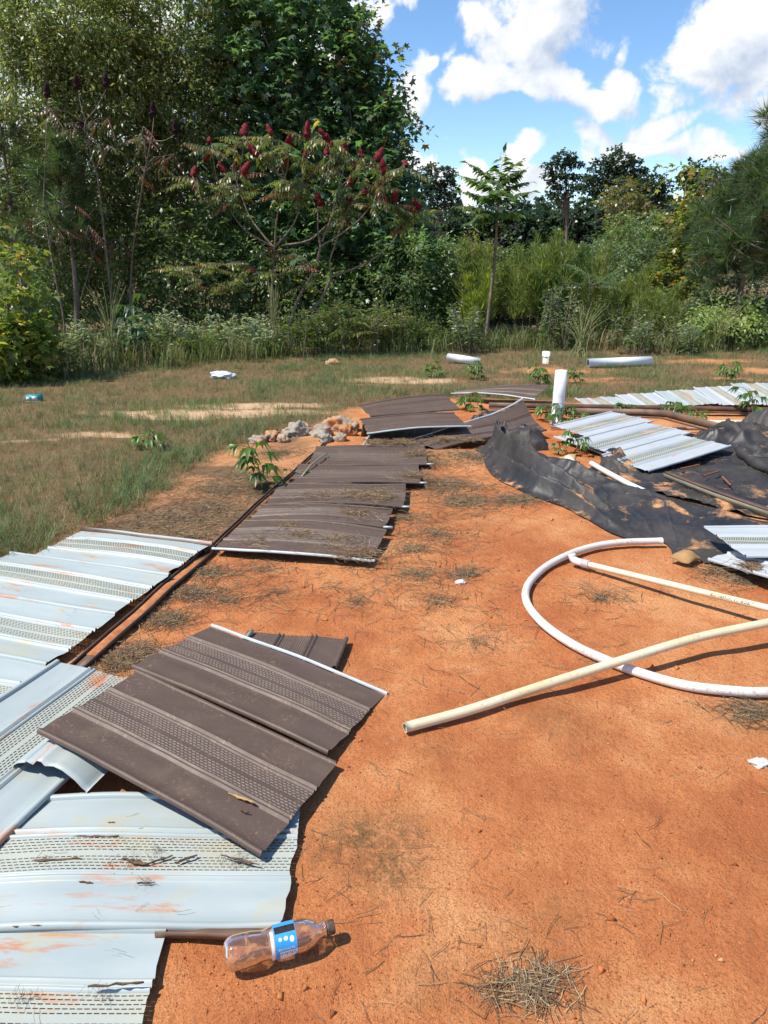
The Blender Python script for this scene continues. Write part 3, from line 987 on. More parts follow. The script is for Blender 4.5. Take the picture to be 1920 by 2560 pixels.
# ------------------------------------------------------------------ black sheeting
def drape(name, front, back, ns, nt_, zf, parent, skirt=True):
    """cloth between two ground lines; zf(s,t)->height"""
    F0, B0 = spline(front, ns), spline(back, ns)
    s, t = np.meshgrid(np.linspace(0, 1, ns), np.linspace(0, 1, nt_), indexing='ij')
    f = np.array([tuple(p) for p in F0])
    k = np.array([tuple(p) for p in B0])
    P = f[:, None, :] * (1 - t[..., None]) + k[:, None, :] * t[..., None]
    P = P.reshape(-1, 3)
    z = zf(s.ravel(), t.ravel(), P)
    P[:, 2] = gh(P[:, :2]) + .006 + z
    ed = fbm(P[:, :2] * 14, 77, 2) - .5
    P[:, 0] += ed * .02
    P[:, 1] += (fbm(P[:, :2] * 11, 78, 2) - .5) * .03
    o = mesh(name, P, grid_faces(ns, nt_), tarp_mat, parent, smooth=True)
    return o


def folds(s, t, P):
    """folds gathered in a knot at the heap end that fan out into a smooth slope"""
    z = np.zeros(len(s))
    spread = np.clip(s / .55, 0, 1)
    for k, (c0, c1, amp, wd, ph) in enumerate([(.16, .08, .06, .12, .3), (.38, .33, .12, .12, 1.9), (.55, .58, .09, .10, 3.4), (.74, .80, .13, .13, 5.1), (.90, .94, .05, .09, .9)]):
        c_ = c0 * (1 - spread) + c1 * spread + .075 * np.sin(s * (6 + k) + ph) + .03 * (vnoise(np.c_[s * 7, s * 0 + k * 5.], 40 + k) - .5)
        a_ = amp * (.12 + 1.9 * vnoise(np.c_[s * 5 + k * 3., s * 0], 20 + k) ** 1.8) * (1 - .72 * np.clip((s - .35) / .4, 0, 1))
        w_ = wd * (.75 + .7 * s)
        x = (t - c_) / w_
        lean = np.where(x > 0, 1.35, .8)
        z = np.maximum(z, a_ * np.clip(1 - np.abs(x) * lean, 0, 1) ** 1.35) + .25 * a_ * np.exp(-x * x * 2)
    z += .085 * np.sin(np.clip(t, 0, 1) ** .75 * math.pi) * (.55 + .45 * np.sin(s * 4 + .6))
    z += .17 * np.exp(-((s - .050) / .022) ** 2 - ((t - .60) / .24) ** 2)
    z += .08 * np.exp(-((s - .12) / .05) ** 2 - ((t - .85) / .15) ** 2)
    q1 = 1 - np.abs(2 * vnoise(np.c_[s * 16 + t * 2.2, t * 5 - s * 7], 61) - 1)
    q2 = 1 - np.abs(2 * vnoise(np.c_[s * 30 - t * 4, t * 9 + s * 14], 62) - 1)
    z += q1 ** 6 * .018 + q2 ** 7 * .009
    fr_t = np.clip(t / (.16 + .16 * vnoise(np.c_[s * 8, s * 0], 93)), 0, 1)
    m_ = fr_t * fr_t * (3 - 2 * fr_t) * np.clip((1 - t) / .12, 0, 1)
    low = np.clip(1 - (s - .30) / .45, .55, 1)
    return (z * .72 * low * (m_ * .97 + .03) + .004) * np.clip(.3 + s * 12, 0, 1)


front = [gp(x, y) for x, y in [(1183, 1122), (1205, 1150), (1228, 1184), (1307, 1230), (1388, 1256), (1458, 1288), (1521, 1322), (1597, 1345), (1654, 1347), (1686, 1380), (1730, 1382), (1772, 1404), (1850, 1378), (1960, 1400)]]
back = [gp(x, y) for x, y in [(1265, 1108), (1290, 1120), (1325, 1135), (1368, 1162), (1420, 1180), (1465, 1192), (1520, 1205), (1580, 1218), (1640, 1230), (1700, 1245), (1760, 1260), (1820, 1275), (1880, 1290), (1990, 1310)]]
tp = empty('plastic_sheeting', (0, 0, 0), 'long heap of folded black plastic sheeting dusted with orange sand, beside the looped pipe', 'plastic sheeting')
drape('folded_sheet', front, back, 260, 90, folds, tp)


def flatz(s, t, P):
    rg = 1 - np.abs(2 * fbm(np.c_[P[:, 0] * 2.2 + P[:, 1] * .6, P[:, 1] * 9], 18, 4) - 1)
    return .012 + np.clip(rg - .6, 0, 1) * .06 + (fbm(np.c_[P[:, 0] * 5, P[:, 1] * 11], 15, 4) - .5) * .02


tf_ = empty('plastic_sheeting', (0, 0, 0), 'flat wrinkled black plastic sheeting with sand patches, in front of the white panels', 'plastic sheeting')
drape('flat_sheet', [gp(x, y) for x, y in [(1440, 1190), (1560, 1216), (1680, 1243), (1800, 1272), (1990, 1312), (2400, 1380)]], [gp(x, y) for x, y in [(1480, 1172), (1590, 1160), (1680, 1120), (1780, 1085), (1900, 1070), (2300, 1060)]], 150, 110, flatz, tf_)


def crump(sx_, amp, sd):
    def f(s, t, P):
        e = np.sin(np.clip(s, 0, 1) * math.pi) ** .7 * np.sin(np.clip(t, 0, 1) * math.pi) ** .6
        rg = 1 - np.abs(2 * fbm(np.c_[P[:, 0] * sx_, P[:, 1] * sx_], sd, 3) - 1)
        rg2 = 1 - np.abs(2 * fbm(np.c_[P[:, 0] * sx_ * .6 + 5, P[:, 1] * sx_ * .6], sd + 3, 2) - 1)
        q1 = 1 - np.abs(2 * vnoise(np.c_[P[:, 0] * 9 + P[:, 1] * 4, P[:, 1] * 12 - P[:, 0] * 5], sd + 7) - 1)
        return e * (amp * .45 + amp * .9 * (rg2 - .4) + amp * .3 * (rg - .6) + q1 ** 6 * .04)
    return f


tc_ = empty('plastic_sheeting', (0, 0, 0), 'crumpled black plastic sheeting in peaks over the ends of the white panels', 'plastic sheeting')
drape('crumpled_sheet', [gp(x, y) for x, y in [(1690, 1125), (1760, 1140), (1830, 1145), (1900, 1150), (2000, 1170)]], [gp(x, y) for x, y in [(1720, 1098), (1780, 1085), (1850, 1080), (1930, 1085), (2050, 1090)]], 90, 60, crump(5.0, .17, 4), tc_)
drape('rear_sheet', [gp(x, y) for x, y in [(1800, 1120), (1880, 1125), (1960, 1128), (2100, 1140)]], [gp(x, y) for x, y in [(1830, 1070), (1900, 1062), (1980, 1060), (2100, 1064)]], 80, 60, crump(4.0, .25, 9), tc_)
ts_ = empty('plastic_sheeting', (0, 0, 0), 'scrap of black plastic sheeting wedged beside the raised brown panel', 'plastic sheeting')
drape('scrap', [gp(x, y) for x, y in [(1155, 1088), (1190, 1092), (1230, 1082), (1270, 1072)]], [gp(x, y) for x, y in [(1165, 1062), (1200, 1054), (1240, 1050), (1290, 1050)]], 60, 40, crump(5.0, .2, 14), ts_)
tt_ = empty('plastic_sheeting', (0, 0, 0), 'torn black plastic scrap hanging off the white panel above the thin pipe', 'plastic sheeting')
drape('torn_scrap', [gp(x, y) for x, y in [(1500, 1178), (1530, 1186), (1570, 1190), (1612, 1200)]], [gp(x, y) for x, y in [(1500, 1130), (1540, 1140), (1570, 1160), (1620, 1180)]], 60, 40, crump(9.0, .10, 17), tt_)
tube('rolled_sheeting', spline([gp(1845, 1122, .05), gp(1865, 1140, .05), gp(1890, 1158, .05), gp(1940, 1180, .05), gp(2000, 1200, .04)], 24), .038, tarp_mat, label='narrow roll of black sheeting tied with white cord', cat='plastic sheeting', radii=list(.03 + .012 * np.sin(np.linspace(0, 9, 24)) ** 2))
tn = empty('plastic_sheeting', (0, 0, 0), 'small black sheeting fold sticking out behind the standing peak of the heap', 'plastic sheeting')
drape('fold', [gp(x, y) for x, y in [(1255, 1112), (1300, 1124), (1340, 1126), (1372, 1124)]], [gp(x, y) for x, y in [(1262, 1094), (1300, 1094), (1340, 1098), (1366, 1104)]], 50, 40, crump(5.0, .19, 24), tn)


# ------------------------------------------------------------------ bottle
m_pet, nt, b = new_mat('clear_pet_dusty')
co = obj_co(nt)
gl = N(nt, 'ShaderNodeBsdfGlossy')
gl.inputs['Roughness'].default_value = 0.06
trn = N(nt, 'ShaderNodeBsdfTransparent')
trn.inputs[0].default_value = (0.93, 0.94, 0.94, 1)
fr_ = N(nt, 'ShaderNodeFresnel')
fr_.inputs[0].default_value = 1.5
ms = N(nt, 'ShaderNodeMixShader')
nt.links.new(M(nt, 'ADD', fr_.outputs[0], 0.05, clamp=True), ms.inputs[0])
nt.links.new(trn.outputs[0], ms.inputs[1])
nt.links.new(gl.outputs[0], ms.inputs[2])
df = N(nt, 'ShaderNodeBsdfDiffuse')
df.inputs[0].default_value = (0.48, 0.24, 0.13, 1)
dirt = M(nt, 'ADD', M(nt, 'MULTIPLY', M(nt, 'SUBTRACT', noise(nt, co, 34, 6, 0.65, 1.2), 0.50), 9.0, clamp=True), 0.26, clamp=True)
m2 = N(nt, 'ShaderNodeMixShader')
nt.links.new(M(nt, 'MULTIPLY', dirt, 0.75), m2.inputs[0])
nt.links.new(ms.outputs[0], m2.inputs[1])
nt.links.new(df.outputs[0], m2.inputs[2])
nt.links.new(m2.outputs[0], nt.nodes['Material Output'].inputs[0])
blue_mat = simple('blue_label', (0.03, 0.27, 0.62), (0.05, 0.33, 0.70), 20, 0.35, 0, 0.4)
wlab = simple('label_white', (0.62, 0.64, 0.66), (0.74, 0.75, 0.76), 30, 0.5)
klab = simple('label_black', (0.012, 0.01, 0.012), (0.03, 0.02, 0.02), 60, 0.5)
cap_mat = simple('dirty_black_cap', (0.02, 0.018, 0.016), (0.16, 0.10, 0.06), 90, 0.6)
bA, bB = gp(566, 2388, .034), gp(812, 2322, .031)
ax = (bB - bA).normalized()
LB = .232
BT = empty('plastic_bottle', (0, 0, 0), 'empty clear plastic bottle with torn blue label and black cap on the clay', 'bottle')
zz = ax.cross(Vector((0, 0, 1))).normalized()
yy = zz.cross(ax)
mb = Matrix((ax, zz, yy)).transposed().to_4x4()
mb.translation = bA - ax * .006
BT.matrix_world = mb


def lathe(name, prof, mat_, parent, seg=40, a0=0, a1=2 * math.pi, petal=None):
    prof = np.array(prof)
    full = abs(a1 - a0 - 2 * math.pi) < 1e-6
    th = np.linspace(a0, a1, seg + 1)
    x = np.repeat(prof[:, 0][:, None], seg + 1, 1)
    r_ = np.repeat(prof[:, 1][:, None], seg + 1, 1)
    if petal is not None:
        x = x + petal(x, r_, th[None, :])
    P = np.stack([x, r_ * np.cos(th)[None, :], r_ * np.sin(th)[None, :]], -1).reshape(-1, 3)
    return mesh(name, P, grid_faces(len(prof), seg + 1), mat_, parent, smooth=True)


sh_ = [(.004, .004), (.0, .016), (.003, .026), (.010, .0315), (.022, .0335), (.045, .0335), (.062, .0325), (.074, .030), (.084, .0292), (.094, .0305), (.104, .0325), (.150, .0325), (.158, .0330), (.168, .0325), (.180, .0295), (.190, .025), (.199, .0195), (.206, .0150), (.211, .0135), (.214, .0135), (.2145, .016), (.217, .016), (.2175, .0132), (.232, .0130)]
lathe('body', sh_, m_pet, BT, petal=lambda x, r_, th: np.where(x < .012, .003 * np.abs(np.cos(th * 2.5)) * (r_ / .03), 0))
cp = lathe('cap', [(.219, .0), (.219, .0145), (.2195, .0152), (.224, .0153), (.2245, .0150), (.235, .0150), (.2365, .0142), (.237, .0)], cap_mat, BT)


def on_label(name, V2, F, mat_, parent, r_):
    """V2: x along the bottle, y round it (m)"""
    P = []
    for x, y in V2:
        a_ = y / .0325
        P.append((x, r_ * math.cos(a_), r_ * math.sin(a_)))
    return mesh(name, np.array(P), F, mat_, parent, smooth=True)


def lab_grid(x0, x1, y0, y1, n=14, cut=None):
    g = np.array([(x0 + (x1 - x0) * i / 6, y0 + (y1 - y0) * j / n) for i in range(7) for j in range(n + 1)])
    if cut:
        g = np.array([cut(*q) for q in g])
    return g, grid_faces(7, n + 1)


Q = math.pi / 2 * .0325
# label: visible side (towards the viewer is +y of the bottle frame = angle 0), torn at the lower edge
g, f = lab_grid(.104, .150, -.028, .078, 20, lambda x, y: (x, y if y > -.012 else y + max(0, (x - .118)) * .55 * min(1, (-.012 - y) / .01)))
lab = on_label('label', g, f, blue_mat, BT, .0331)
g, f = lab_grid(.106, .149, Q * .80, Q * 1.12)
on_label('black_band', g, f, klab, lab, .0334)
th = np.linspace(0, 2 * math.pi, 20)
for cx_, cy_, rx_, ry_ in ((.140, Q * .52, .0048, .0062), (.1275, Q * .58, .0045, .0042), (.1155, Q * .58, .0035, .0035)):
    V2 = [(cx_, cy_)] + [(cx_ + rx_ * math.cos(t), cy_ + ry_ * math.sin(t)) for t in th]
    on_label('white_mark', V2, np.array([(0, i, i + 1) for i in range(1, 20)]), wlab, lab, .0334)
tv, tf2 = text_geo('RECYCLE ME', .0062)
on_label('lettering', [(.1275 + x, Q * .16 + y) for x, y, z in tv], tf2, wlab, lab, .0335)
g, f = lab_grid(.113, .149, -.024, Q * .10, 12, lambda x, y: (x, y if y > -.004 else y + max(0, (x - .125)) * .8 * min(1, (-.004 - y) / .01)))
on_label('white_patch', g, f, wlab, lab, .0335)
bars = []
FB = []
for k_ in range(9):
    x_ = .1155 + k_ * .0036
    h1 = .0035 if k_ % 3 else .006
    bars += [(x_, Q * .06 - h1), (x_ + .0016, Q * .06 - h1), (x_ + .0016, Q * .06), (x_, Q * .06)]
    FB.append((4 * k_, 4 * k_ + 1, 4 * k_ + 2, 4 * k_ + 3))
on_label('black_print', bars, np.array(FB), klab, lab, .0337)
g, f = lab_grid(.096, .104, -.032, .05, 14)
on_label('clear_strip', g, f, wlab, lab, .0322)

# ------------------------------------------------------------------ plants: building blocks
def tri_leaf(l=1.0, w=.3, fold=.12, bend=.15):
    v = np.array([(0, 0, 0), (.4 * l, w / 2, fold * w), (.4 * l, -w / 2, fold * w), (l, 0, -bend * l), (.45 * l, 0, 0)])
    f = np.array([(0, 2, 4), (0, 4, 1), (4, 2, 3), (4, 3, 1)])
    return v, f


def lite_leaf(l=1.0, w=.35, bend=.15):
    v = np.array([(0, 0, 0), (.45 * l, w / 2, 0.04), (.45 * l, -w / 2, .04), (l, 0, -bend * l)])
    return v, np.array([(0, 2, 1), (1, 2, 3)])


def star_leaf():
    ang = np.radians([-110, -55, 0, 55, 110])
    tip = [.75, .95, 1.0, .95, .75]
    v = [(-.08, 0, 0)]
    for i, a_ in enumerate(ang):
        if i:
            am = (a_ + ang[i - 1]) / 2
            v.append((.30 * math.cos(am), .30 * math.sin(am), .02))
        v.append((tip[i] * math.cos(a_) * .6, tip[i] * math.sin(a_) * .6, -.10))
    n = len(v)
    f = [(0, i, i + 1) for i in range(1, n - 1)]
    v = np.array(v) + np.array([.35, 0, 0])
    return v, np.array(f)


def compose(tpl, pos, Rm, s):
    v, f = tpl
    P = np.einsum('nij,kj->nki', Rm, v) * s[:, None, None] + pos[:, None, :]
    n, k = len(pos), len(v)
    F = (f[None] + (np.arange(n) * k)[:, None, None]).reshape(-1, f.shape[1])
    return P.reshape(-1, 3), F, k


def rot_from(x, up_jit=.5, g=rng):
    """rotation matrices with local x along x, local z roughly up"""
    n = len(x)
    x = x / np.linalg.norm(x, axis=1, keepdims=True)
    u = np.array([0, 0, 1.]) + g.normal(0, up_jit, (n, 3))
    y = np.cross(u, x)
    y /= np.linalg.norm(y, axis=1, keepdims=True) + 1e-9
    z = np.cross(x, y)
    return np.stack([x, y, z], 2)


def palette(n, cols, w, jit=.18, g=rng):
    c = np.array(cols)[g.choice(len(cols), n, p=np.array(w) / sum(w))]
    return np.clip(c * (1 + g.normal(0, jit, (n, 1))) * (1 + g.normal(0, .06, (n, 3))), .003, .9)


def leaf_object(name, tpl, pos, dirs, size, cols, parent, mat_=None, up_jit=.5, g=rng):
    P, F, k = compose(tpl, pos, rot_from(dirs, up_jit, g), size)
    return mesh(name, P, F, mat_ or leaf_mat, parent, cols=np.repeat(cols, k, 0))


def limb_geo(path, r0, r1, seg=6):
    path = np.array([tuple(p) for p in path])
    n = len(path)
    T = np.gradient(path, axis=0)
    T /= np.linalg.norm(T, axis=1, keepdims=True) + 1e-9
    ref = np.array([.3, .9, .1])
    S = np.cross(T, ref)
    S /= np.linalg.norm(S, axis=1, keepdims=True) + 1e-9
    U = np.cross(S, T)
    rr = np.linspace(r0, r1, n)
    a_ = np.linspace(0, 2 * math.pi, seg, endpoint=False)
    V = path[:, None] + rr[:, None, None] * (S[:, None] * np.cos(a_)[None, :, None] + U[:, None] * np.sin(a_)[None, :, None])
    i, j = np.meshgrid(np.arange(n - 1), np.arange(seg), indexing='ij')
    q = np.stack([i * seg + j, i * seg + (j + 1) % seg, (i + 1) * seg + (j + 1) % seg, (i + 1) * seg + j], -1).reshape(-1, 4)
    return V.reshape(-1, 3), q


def limbs_object(name, limbs, mat_, parent):
    V, F, o = [], [], 0
    for path, r0, r1 in limbs:
        v, f = limb_geo(path, r0, r1)
        V.append(v)
        F.append(f + o)
        o += len(v)
    o = mesh(name, np.vstack(V), np.vstack(F), mat_, parent, smooth=True)
    if name in ('leaf_stalks', 'stems', 'limbs', 'stalks', 'blades', 'fruit_stalks'):
        o['kind'] = 'stuff'
    return o


def twig_points(centers, radii, n_twigs, per, g, length=.35, flat=.6):
    """leaves strung along short twigs that point outward from the crown parts"""
    w = np.array([r_[0] * r_[1] * r_[2] for r_ in radii]) ** .75
    idx = g.choice(len(centers), n_twigs, p=w / w.sum())
    C, Rr = np.array(centers)[idx], np.array(radii)[idx]
    d = g.normal(0, 1, (n_twigs, 3))
    d /= np.linalg.norm(d, axis=1, keepdims=True)
    rad = g.uniform(.15, 1, n_twigs) ** .42
    base = C + d * Rr * rad[:, None]
    # clump: pull twigs towards local sprays so that gaps and dark holes stay
    cell = .55
    key = np.floor(base / cell + g.uniform(0, 1, 3))
    jit = vnoise(key * 1.37 + .5, 3)[:, None]
    keep = jit[:, 0] > .22
    base = base + (np.round(base / cell) * cell - base) * .35
    base, d = base[keep], d[keep]
    n_ = len(base)
    dirs = d * np.array([1, 1, .5]) + g.normal(0, .35, (n_, 3)) + np.array([0, 0, -.15])
    dirs /= np.linalg.norm(dirs, axis=1, keepdims=True)
    t = np.tile(np.linspace(0, 1, per), n_)
    pos = np.repeat(base, per, 0) + np.repeat(dirs, per, 0) * (t * length)[:, None] - np.array([0, 0, 1.]) * (t ** 2 * length * .3)[:, None]
    sd = g.normal(0, 1, (len(pos), 3)) * np.array([1, 1, flat])
    ld = np.repeat(dirs, per, 0) * .6 + sd * .8 - np.array([0, 0, .25])
    pos = pos + sd * .03
    return pos, ld, base, np.repeat(vnoise(base * 1.1, 41), per)


def ell(items, Yd=1.0):
    """crown parts from (x, y, rx, ry, Y) in photograph units"""
    C, Rr = [], []
    for x, y, rx, ry, Y in items:
        p = pv(x, y, Y)
        k = Y / FPX * 1.03
        C.append(tuple(p))
        sh = min(.30, .035 * Y * .6) if Y < 40 else .2
        Rr.append((max(rx * k - sh, rx * k * .45), max((rx + ry) / 2 * k * .75 * Yd - sh * .5, .15), max(ry * k - sh, ry * k * .45)))
    return C, Rr


def tree(name, label, items, base_px, Y, n_twigs, per, tpl, size, pal, w, cat='tree', trunk_r=.09, length=.4, seed=0, group=None, n_limb=26, bark=None, updown=.5, leafname='crown', Yd=1.0, lift=1.0):
    g = np.random.default_rng(seed)
    C, Rr = ell(items, Yd)
    bx_, by_ = base_px
    b0 = pv(bx_, 700, Y)
    b0 = Vector((b0.x, Y, float(gh([[b0.x, Y]])[0]) - .05))
    root = empty(name, b0, label, cat, group)
    o3 = np.array(tuple(b0))
    pos, ld, base, cn = twig_points(C, Rr, n_twigs, per, g, length)
    cols = np.clip(palette(len(pos), pal, w, g=g) * (.85 + .5 * cn)[:, None] * lift * 1.28, 0, .6)
    leaf_object(leafname, tpl, pos - o3, ld, g.uniform(.7, 1.25, len(pos)) * size, cols, root, up_jit=updown, g=g)
    top = np.array(max(C, key=lambda c_: c_[2]))
    trunk = [o3 * 0, (np.array([top[0], top[1], 0]) - np.array([o3[0], o3[1], 0])) * .25 + np.array([0, 0, (top[2] - o3[2]) * .4]), (top - o3)]
    tp_ = spline([Vector(p) for p in trunk], 10)
    limbs_object('trunk', [(tp_, trunk_r, trunk_r * .2)], bark or bark_mat, root)
    L_ = []
    for i in g.choice(len(base), min(n_limb, len(base)), replace=False):
        e = base[i] - o3
        zz_ = np.clip(e[2] * g.uniform(.35, .75), .2, top[2])
        k = min(range(len(tp_)), key=lambda q: abs(tp_[q].z - zz_))
        s_ = np.array(tuple(tp_[k]))
        m_ = (s_ + e) / 2 + np.array([0, 0, .1]) + g.normal(0, .12, 3)
        L_.append((spline([Vector(s_), Vector(m_), Vector(e)], 7), trunk_r * .3, .006))
    limbs_object('limbs', L_, bark or bark_mat, root)
    return root


OAK = [(.105, .125, .045), (.145, .16, .065), (.070, .092, .038), (.25, .25, .13), (.20, .14, .03)]
OAKW = [5, 4, 4, 1.2, .25]
GUM = [(.056, .110, .058), (.080, .140, .070), (.046, .090, .052), (.135, .185, .085), (.26, .16, .03)]
GUMW = [5, 4, 4, 1.0, .15]
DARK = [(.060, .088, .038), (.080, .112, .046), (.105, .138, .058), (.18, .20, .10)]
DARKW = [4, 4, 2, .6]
oakleaf = lite_leaf(1, .36)
# --- left wood: oaks
tree('oak_tree', 'tall small-leaved olive green tree above the thin grey saplings', [(170, 60, 190, 190, 14.5), (90, 220, 150, 150, 14), (260, 260, 170, 170, 14.5), (40, 420, 130, 150, 14), (190, 440, 150, 140, 14.3), (60, 60, 90, 110, 14)], (180, 0), 14.6, 4300, 11, oakleaf, .092, OAK, OAKW, seed=1, length=.42, lift=1.15)
tree('oak_tree', 'broad small-leaved tree with pale undersides beside the large star-leaved tree', [(400, 20, 190, 180, 15.2), (430, 220, 170, 180, 15), (350, 400, 170, 140, 15), (500, 420, 130, 140, 15), (300, 130, 120, 120, 14.8)], (400, 0), 15.2, 4300, 11, oakleaf, .090, OAK, OAKW, seed=2, length=.42, lift=1.15)
# --- sweetgum
tree('sweetgum_tree', 'large star-leaved dark green tree behind the red-fruited sumacs', [(690, -60, 170, 150, 15.6), (690, 110, 190, 150, 15.5), (640, 260, 170, 150, 15.4), (800, 250, 150, 170, 15.5), (760, 430, 210, 160, 15.3), (940, 400, 80, 110, 15.2), (900, 560, 150, 130, 15), (720, 620, 200, 130, 15.2), (980, 640, 95, 150, 14.8), (1000, 480, 55, 70, 14.8), (900, 760, 140, 90, 14.6)], (740, 0), 15.6, 2500, 9, star_leaf(), .165, GUM, GUMW, seed=3, trunk_r=.13, length=.5, lift=1.3)
tree('sweetgum_tree', 'slender star-leaved tree rising as a ragged spire against the sky', [(905, 90, 45, 80, 15.0), (950, 180, 52, 60, 14.9), (925, 300, 70, 80, 14.9), (985, 280, 35, 60, 14.8), (960, 420, 80, 70, 14.8), (1010, 340, 28, 45, 14.7), (890, 60, 30, 60, 15.0), (860, 200, 45, 90, 15.1)], (930, 0), 15.0, 480, 8, star_leaf(), .15, GUM + [(.16, .12, .03)], GUMW + [.8], seed=4, trunk_r=.07, length=.42, n_limb=40)
# --- understory
shr = [('dark leafy shrub filling the gap below the olive tree', (120, 640, 150, 190, 14.5), (100, 800, 130, 110, 13.8)),
       ('dark leafy shrub behind the two thin grey trunks', (290, 640, 150, 180, 14.6), (300, 800, 130, 90, 14.0)),
       ('dense dark shrub left of the sumac stems', (450, 620, 150, 160, 14.4), (440, 790, 140, 100, 14.0)),
       ('dense dark shrub directly behind the sumac stems', (610, 700, 150, 150, 14.6), (590, 820, 150, 70, 14.2)),
       ('dark shrub behind the leaning sumac trunk', (800, 760, 140, 120, 14.4), (760, 840, 140, 50, 14.0)),
       ('grey-green vine-hung shrub at the right end of the wood', (1000, 700, 85, 130, 14.2), (1010, 800, 90, 70, 13.9))]
for k_, (lb, e1_, e2_) in enumerate(shr):
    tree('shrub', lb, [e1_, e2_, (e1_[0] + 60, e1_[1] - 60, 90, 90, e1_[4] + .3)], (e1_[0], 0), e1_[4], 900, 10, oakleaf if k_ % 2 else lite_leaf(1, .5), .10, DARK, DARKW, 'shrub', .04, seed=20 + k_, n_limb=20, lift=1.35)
# a second rank behind, so the wood has depth
for k_, (x, Yb) in enumerate([(40, 19), (260, 20), (480, 19.5), (700, 21), (860, 20), (960, 22)]):
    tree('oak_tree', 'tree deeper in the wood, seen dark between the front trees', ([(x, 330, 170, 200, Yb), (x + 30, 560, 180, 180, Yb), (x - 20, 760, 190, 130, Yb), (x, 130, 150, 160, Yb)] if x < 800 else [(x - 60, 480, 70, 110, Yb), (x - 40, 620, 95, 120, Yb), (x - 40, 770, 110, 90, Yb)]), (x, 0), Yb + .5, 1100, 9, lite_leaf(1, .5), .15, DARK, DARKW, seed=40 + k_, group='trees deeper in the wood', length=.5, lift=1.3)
# --- pine saplings in the left wood and the pine at the right
def needle_tuft(n=30, l=1.0, w=.034, seed=1):
    g = np.random.default_rng(seed)
    V, F = [], []
    for i in range(n):
        d = g.normal(0, 1, 3) * np.array([.55, .8, .8]) + np.array([.75, 0, 0])
        d /= np.linalg.norm(d)
        s = np.cross(d, g.normal(0, 1, 3))
        s /= np.linalg.norm(s)
        ll = l * g.uniform(.7, 1.1)
        V += [s * w / 2, -s * w / 2, d * ll - np.array([0, 0, .12 * ll])]
        F.append((3 * i, 3 * i + 1, 3 * i + 2))
    return np.array(V), np.array(F)


TUFT = needle_tuft()
PINE = [(.075, .120, .050), (.10, .15, .062), (.055, .09, .045), (.13, .10, .04)]


def pine(label, x, Y, top_y, base_y, spread, n_br, per, size, seed, cat='pine tree', group=None, bias=0.0, pal=PINE):
    g = np.random.default_rng(seed)
    b0 = pv(x, 700, Y)
    z0 = float(gh([[b0.x, Y]])[0]) - .05
    b0.z = z0
    H = pv(x, top_y, Y).z - z0
    Hb = max(pv(x, base_y, Y).z - z0, .2)
    root = empty('pine_tree', b0, label, cat, group)
    limbs_object('trunk', [(spline([Vector((0, 0, 0)), Vector((g.normal(0, .05), 0, H * .5)), Vector((0, 0, H))], 8), H * .014 + .02, .012)], bark_mat, root)
    L_, P_, D_ = [], [], []
    for i in range(n_br):
        q = (i + .5) / n_br
        zb = Hb + (H - Hb) * q
        a_ = g.uniform(0, 2 * math.pi)
        ln = spread * (1 - q * .72) * g.uniform(.7, 1.1)
        d = np.array([math.cos(a_) + bias, math.sin(a_), .25 + .5 * q])
        d /= np.linalg.norm(d)
        s_ = np.array([0, 0, zb])
        mid_ = s_ + d * ln * .55
        e = s_ + d * ln + np.array([0, 0, ln * .18])
        pth = spline([Vector(s_), Vector(mid_), Vector(e)], 8)
        L_.append((pth, .018 + .01 * spread * (1 - q), .005))
        for k in range(per):
            t = .3 + .7 * (k + g.uniform(0, 1)) / per
            p = pth[min(int(t * 7), 7)]
            sub = g.normal(0, 1, 3) * np.array([1, 1, .7])
            P_.append(np.array(tuple(p)) + sub * ln * .10)
            D_.append(d * .7 + sub * .5 + np.array([0, 0, .45]))
    limbs_object('branches', L_, bark_mat, root)
    P_, D_ = np.array(P_), np.array(D_)
    cols = palette(len(P_), pal, [4, 4, 4, .5], g=g)
    leaf_object('needles', TUFT, P_, D_, g.uniform(.8, 1.2, len(P_)) * size, cols, root, up_jit=1.0, g=g)
    return root


pine('young pine with long soft needles among the left trees', 175, 12.8, 380, 640, 1.0, 22, 11, .26, 3)
pine('small pine sapling with drooping needles behind the grey saplings', 60, 13.2, 290, 660, .9, 16, 10, .25, 4)
pine('tall long-needled pine at the right end of the clearing', 2010, 12.0, 60, 700, 1.6, 56, 30, .27, 5)
pine('long-needled young pine growing against the tall pine', 1850, 13.4, 400, 720, 1.25, 36, 26, .26, 6)

# --- thin grey saplings with drooping dark-fruited tops
FROND_LEAF = lite_leaf(1, .28, .2)


def frond_geo(base, tip, pairs, ll, sag, g, droop=.45, w0=.0):
    base, tip = np.array(tuple(base)), np.array(tuple(tip))
    ax_ = tip - base
    Ln = np.linalg.norm(ax_)
    n = pairs + 1
    t = np.linspace(.12, 1, n)
    mid = (base + tip) / 2 + np.array([0, 0, sag * Ln])
    pt = lambda q: ((1 - q) ** 2)[:, None] * base + (2 * q * (1 - q))[:, None] * mid + (q ** 2)[:, None] * tip
    P = pt(t)
    T = np.gradient(P, axis=0)
    T /= np.linalg.norm(T, axis=1, keepdims=True)
    S = np.cross(T, np.array([0, 0, 1.]))
    S /= np.linalg.norm(S, axis=1, keepdims=True) + 1e-9
    pos, dr, sz = [], [], []
    prof = np.sin(np.clip(t * 1.05, 0, 1) * math.pi * .85 + .35)
    for sgn in (-1, 1):
        pos.append(P)
        dr.append(S * sgn + T * .45 - np.array([0, 0, droop]) + g.normal(0, .12, P.shape))
        sz.append(ll * np.clip(prof, .35, 1))
    pos.append(P[-1:])
    dr.append(T[-1:])
    sz.append(np.array([ll * .7]))
    return np.vstack(pos), np.vstack(dr), np.concatenate(sz), pt(np.linspace(0, 1, 6))


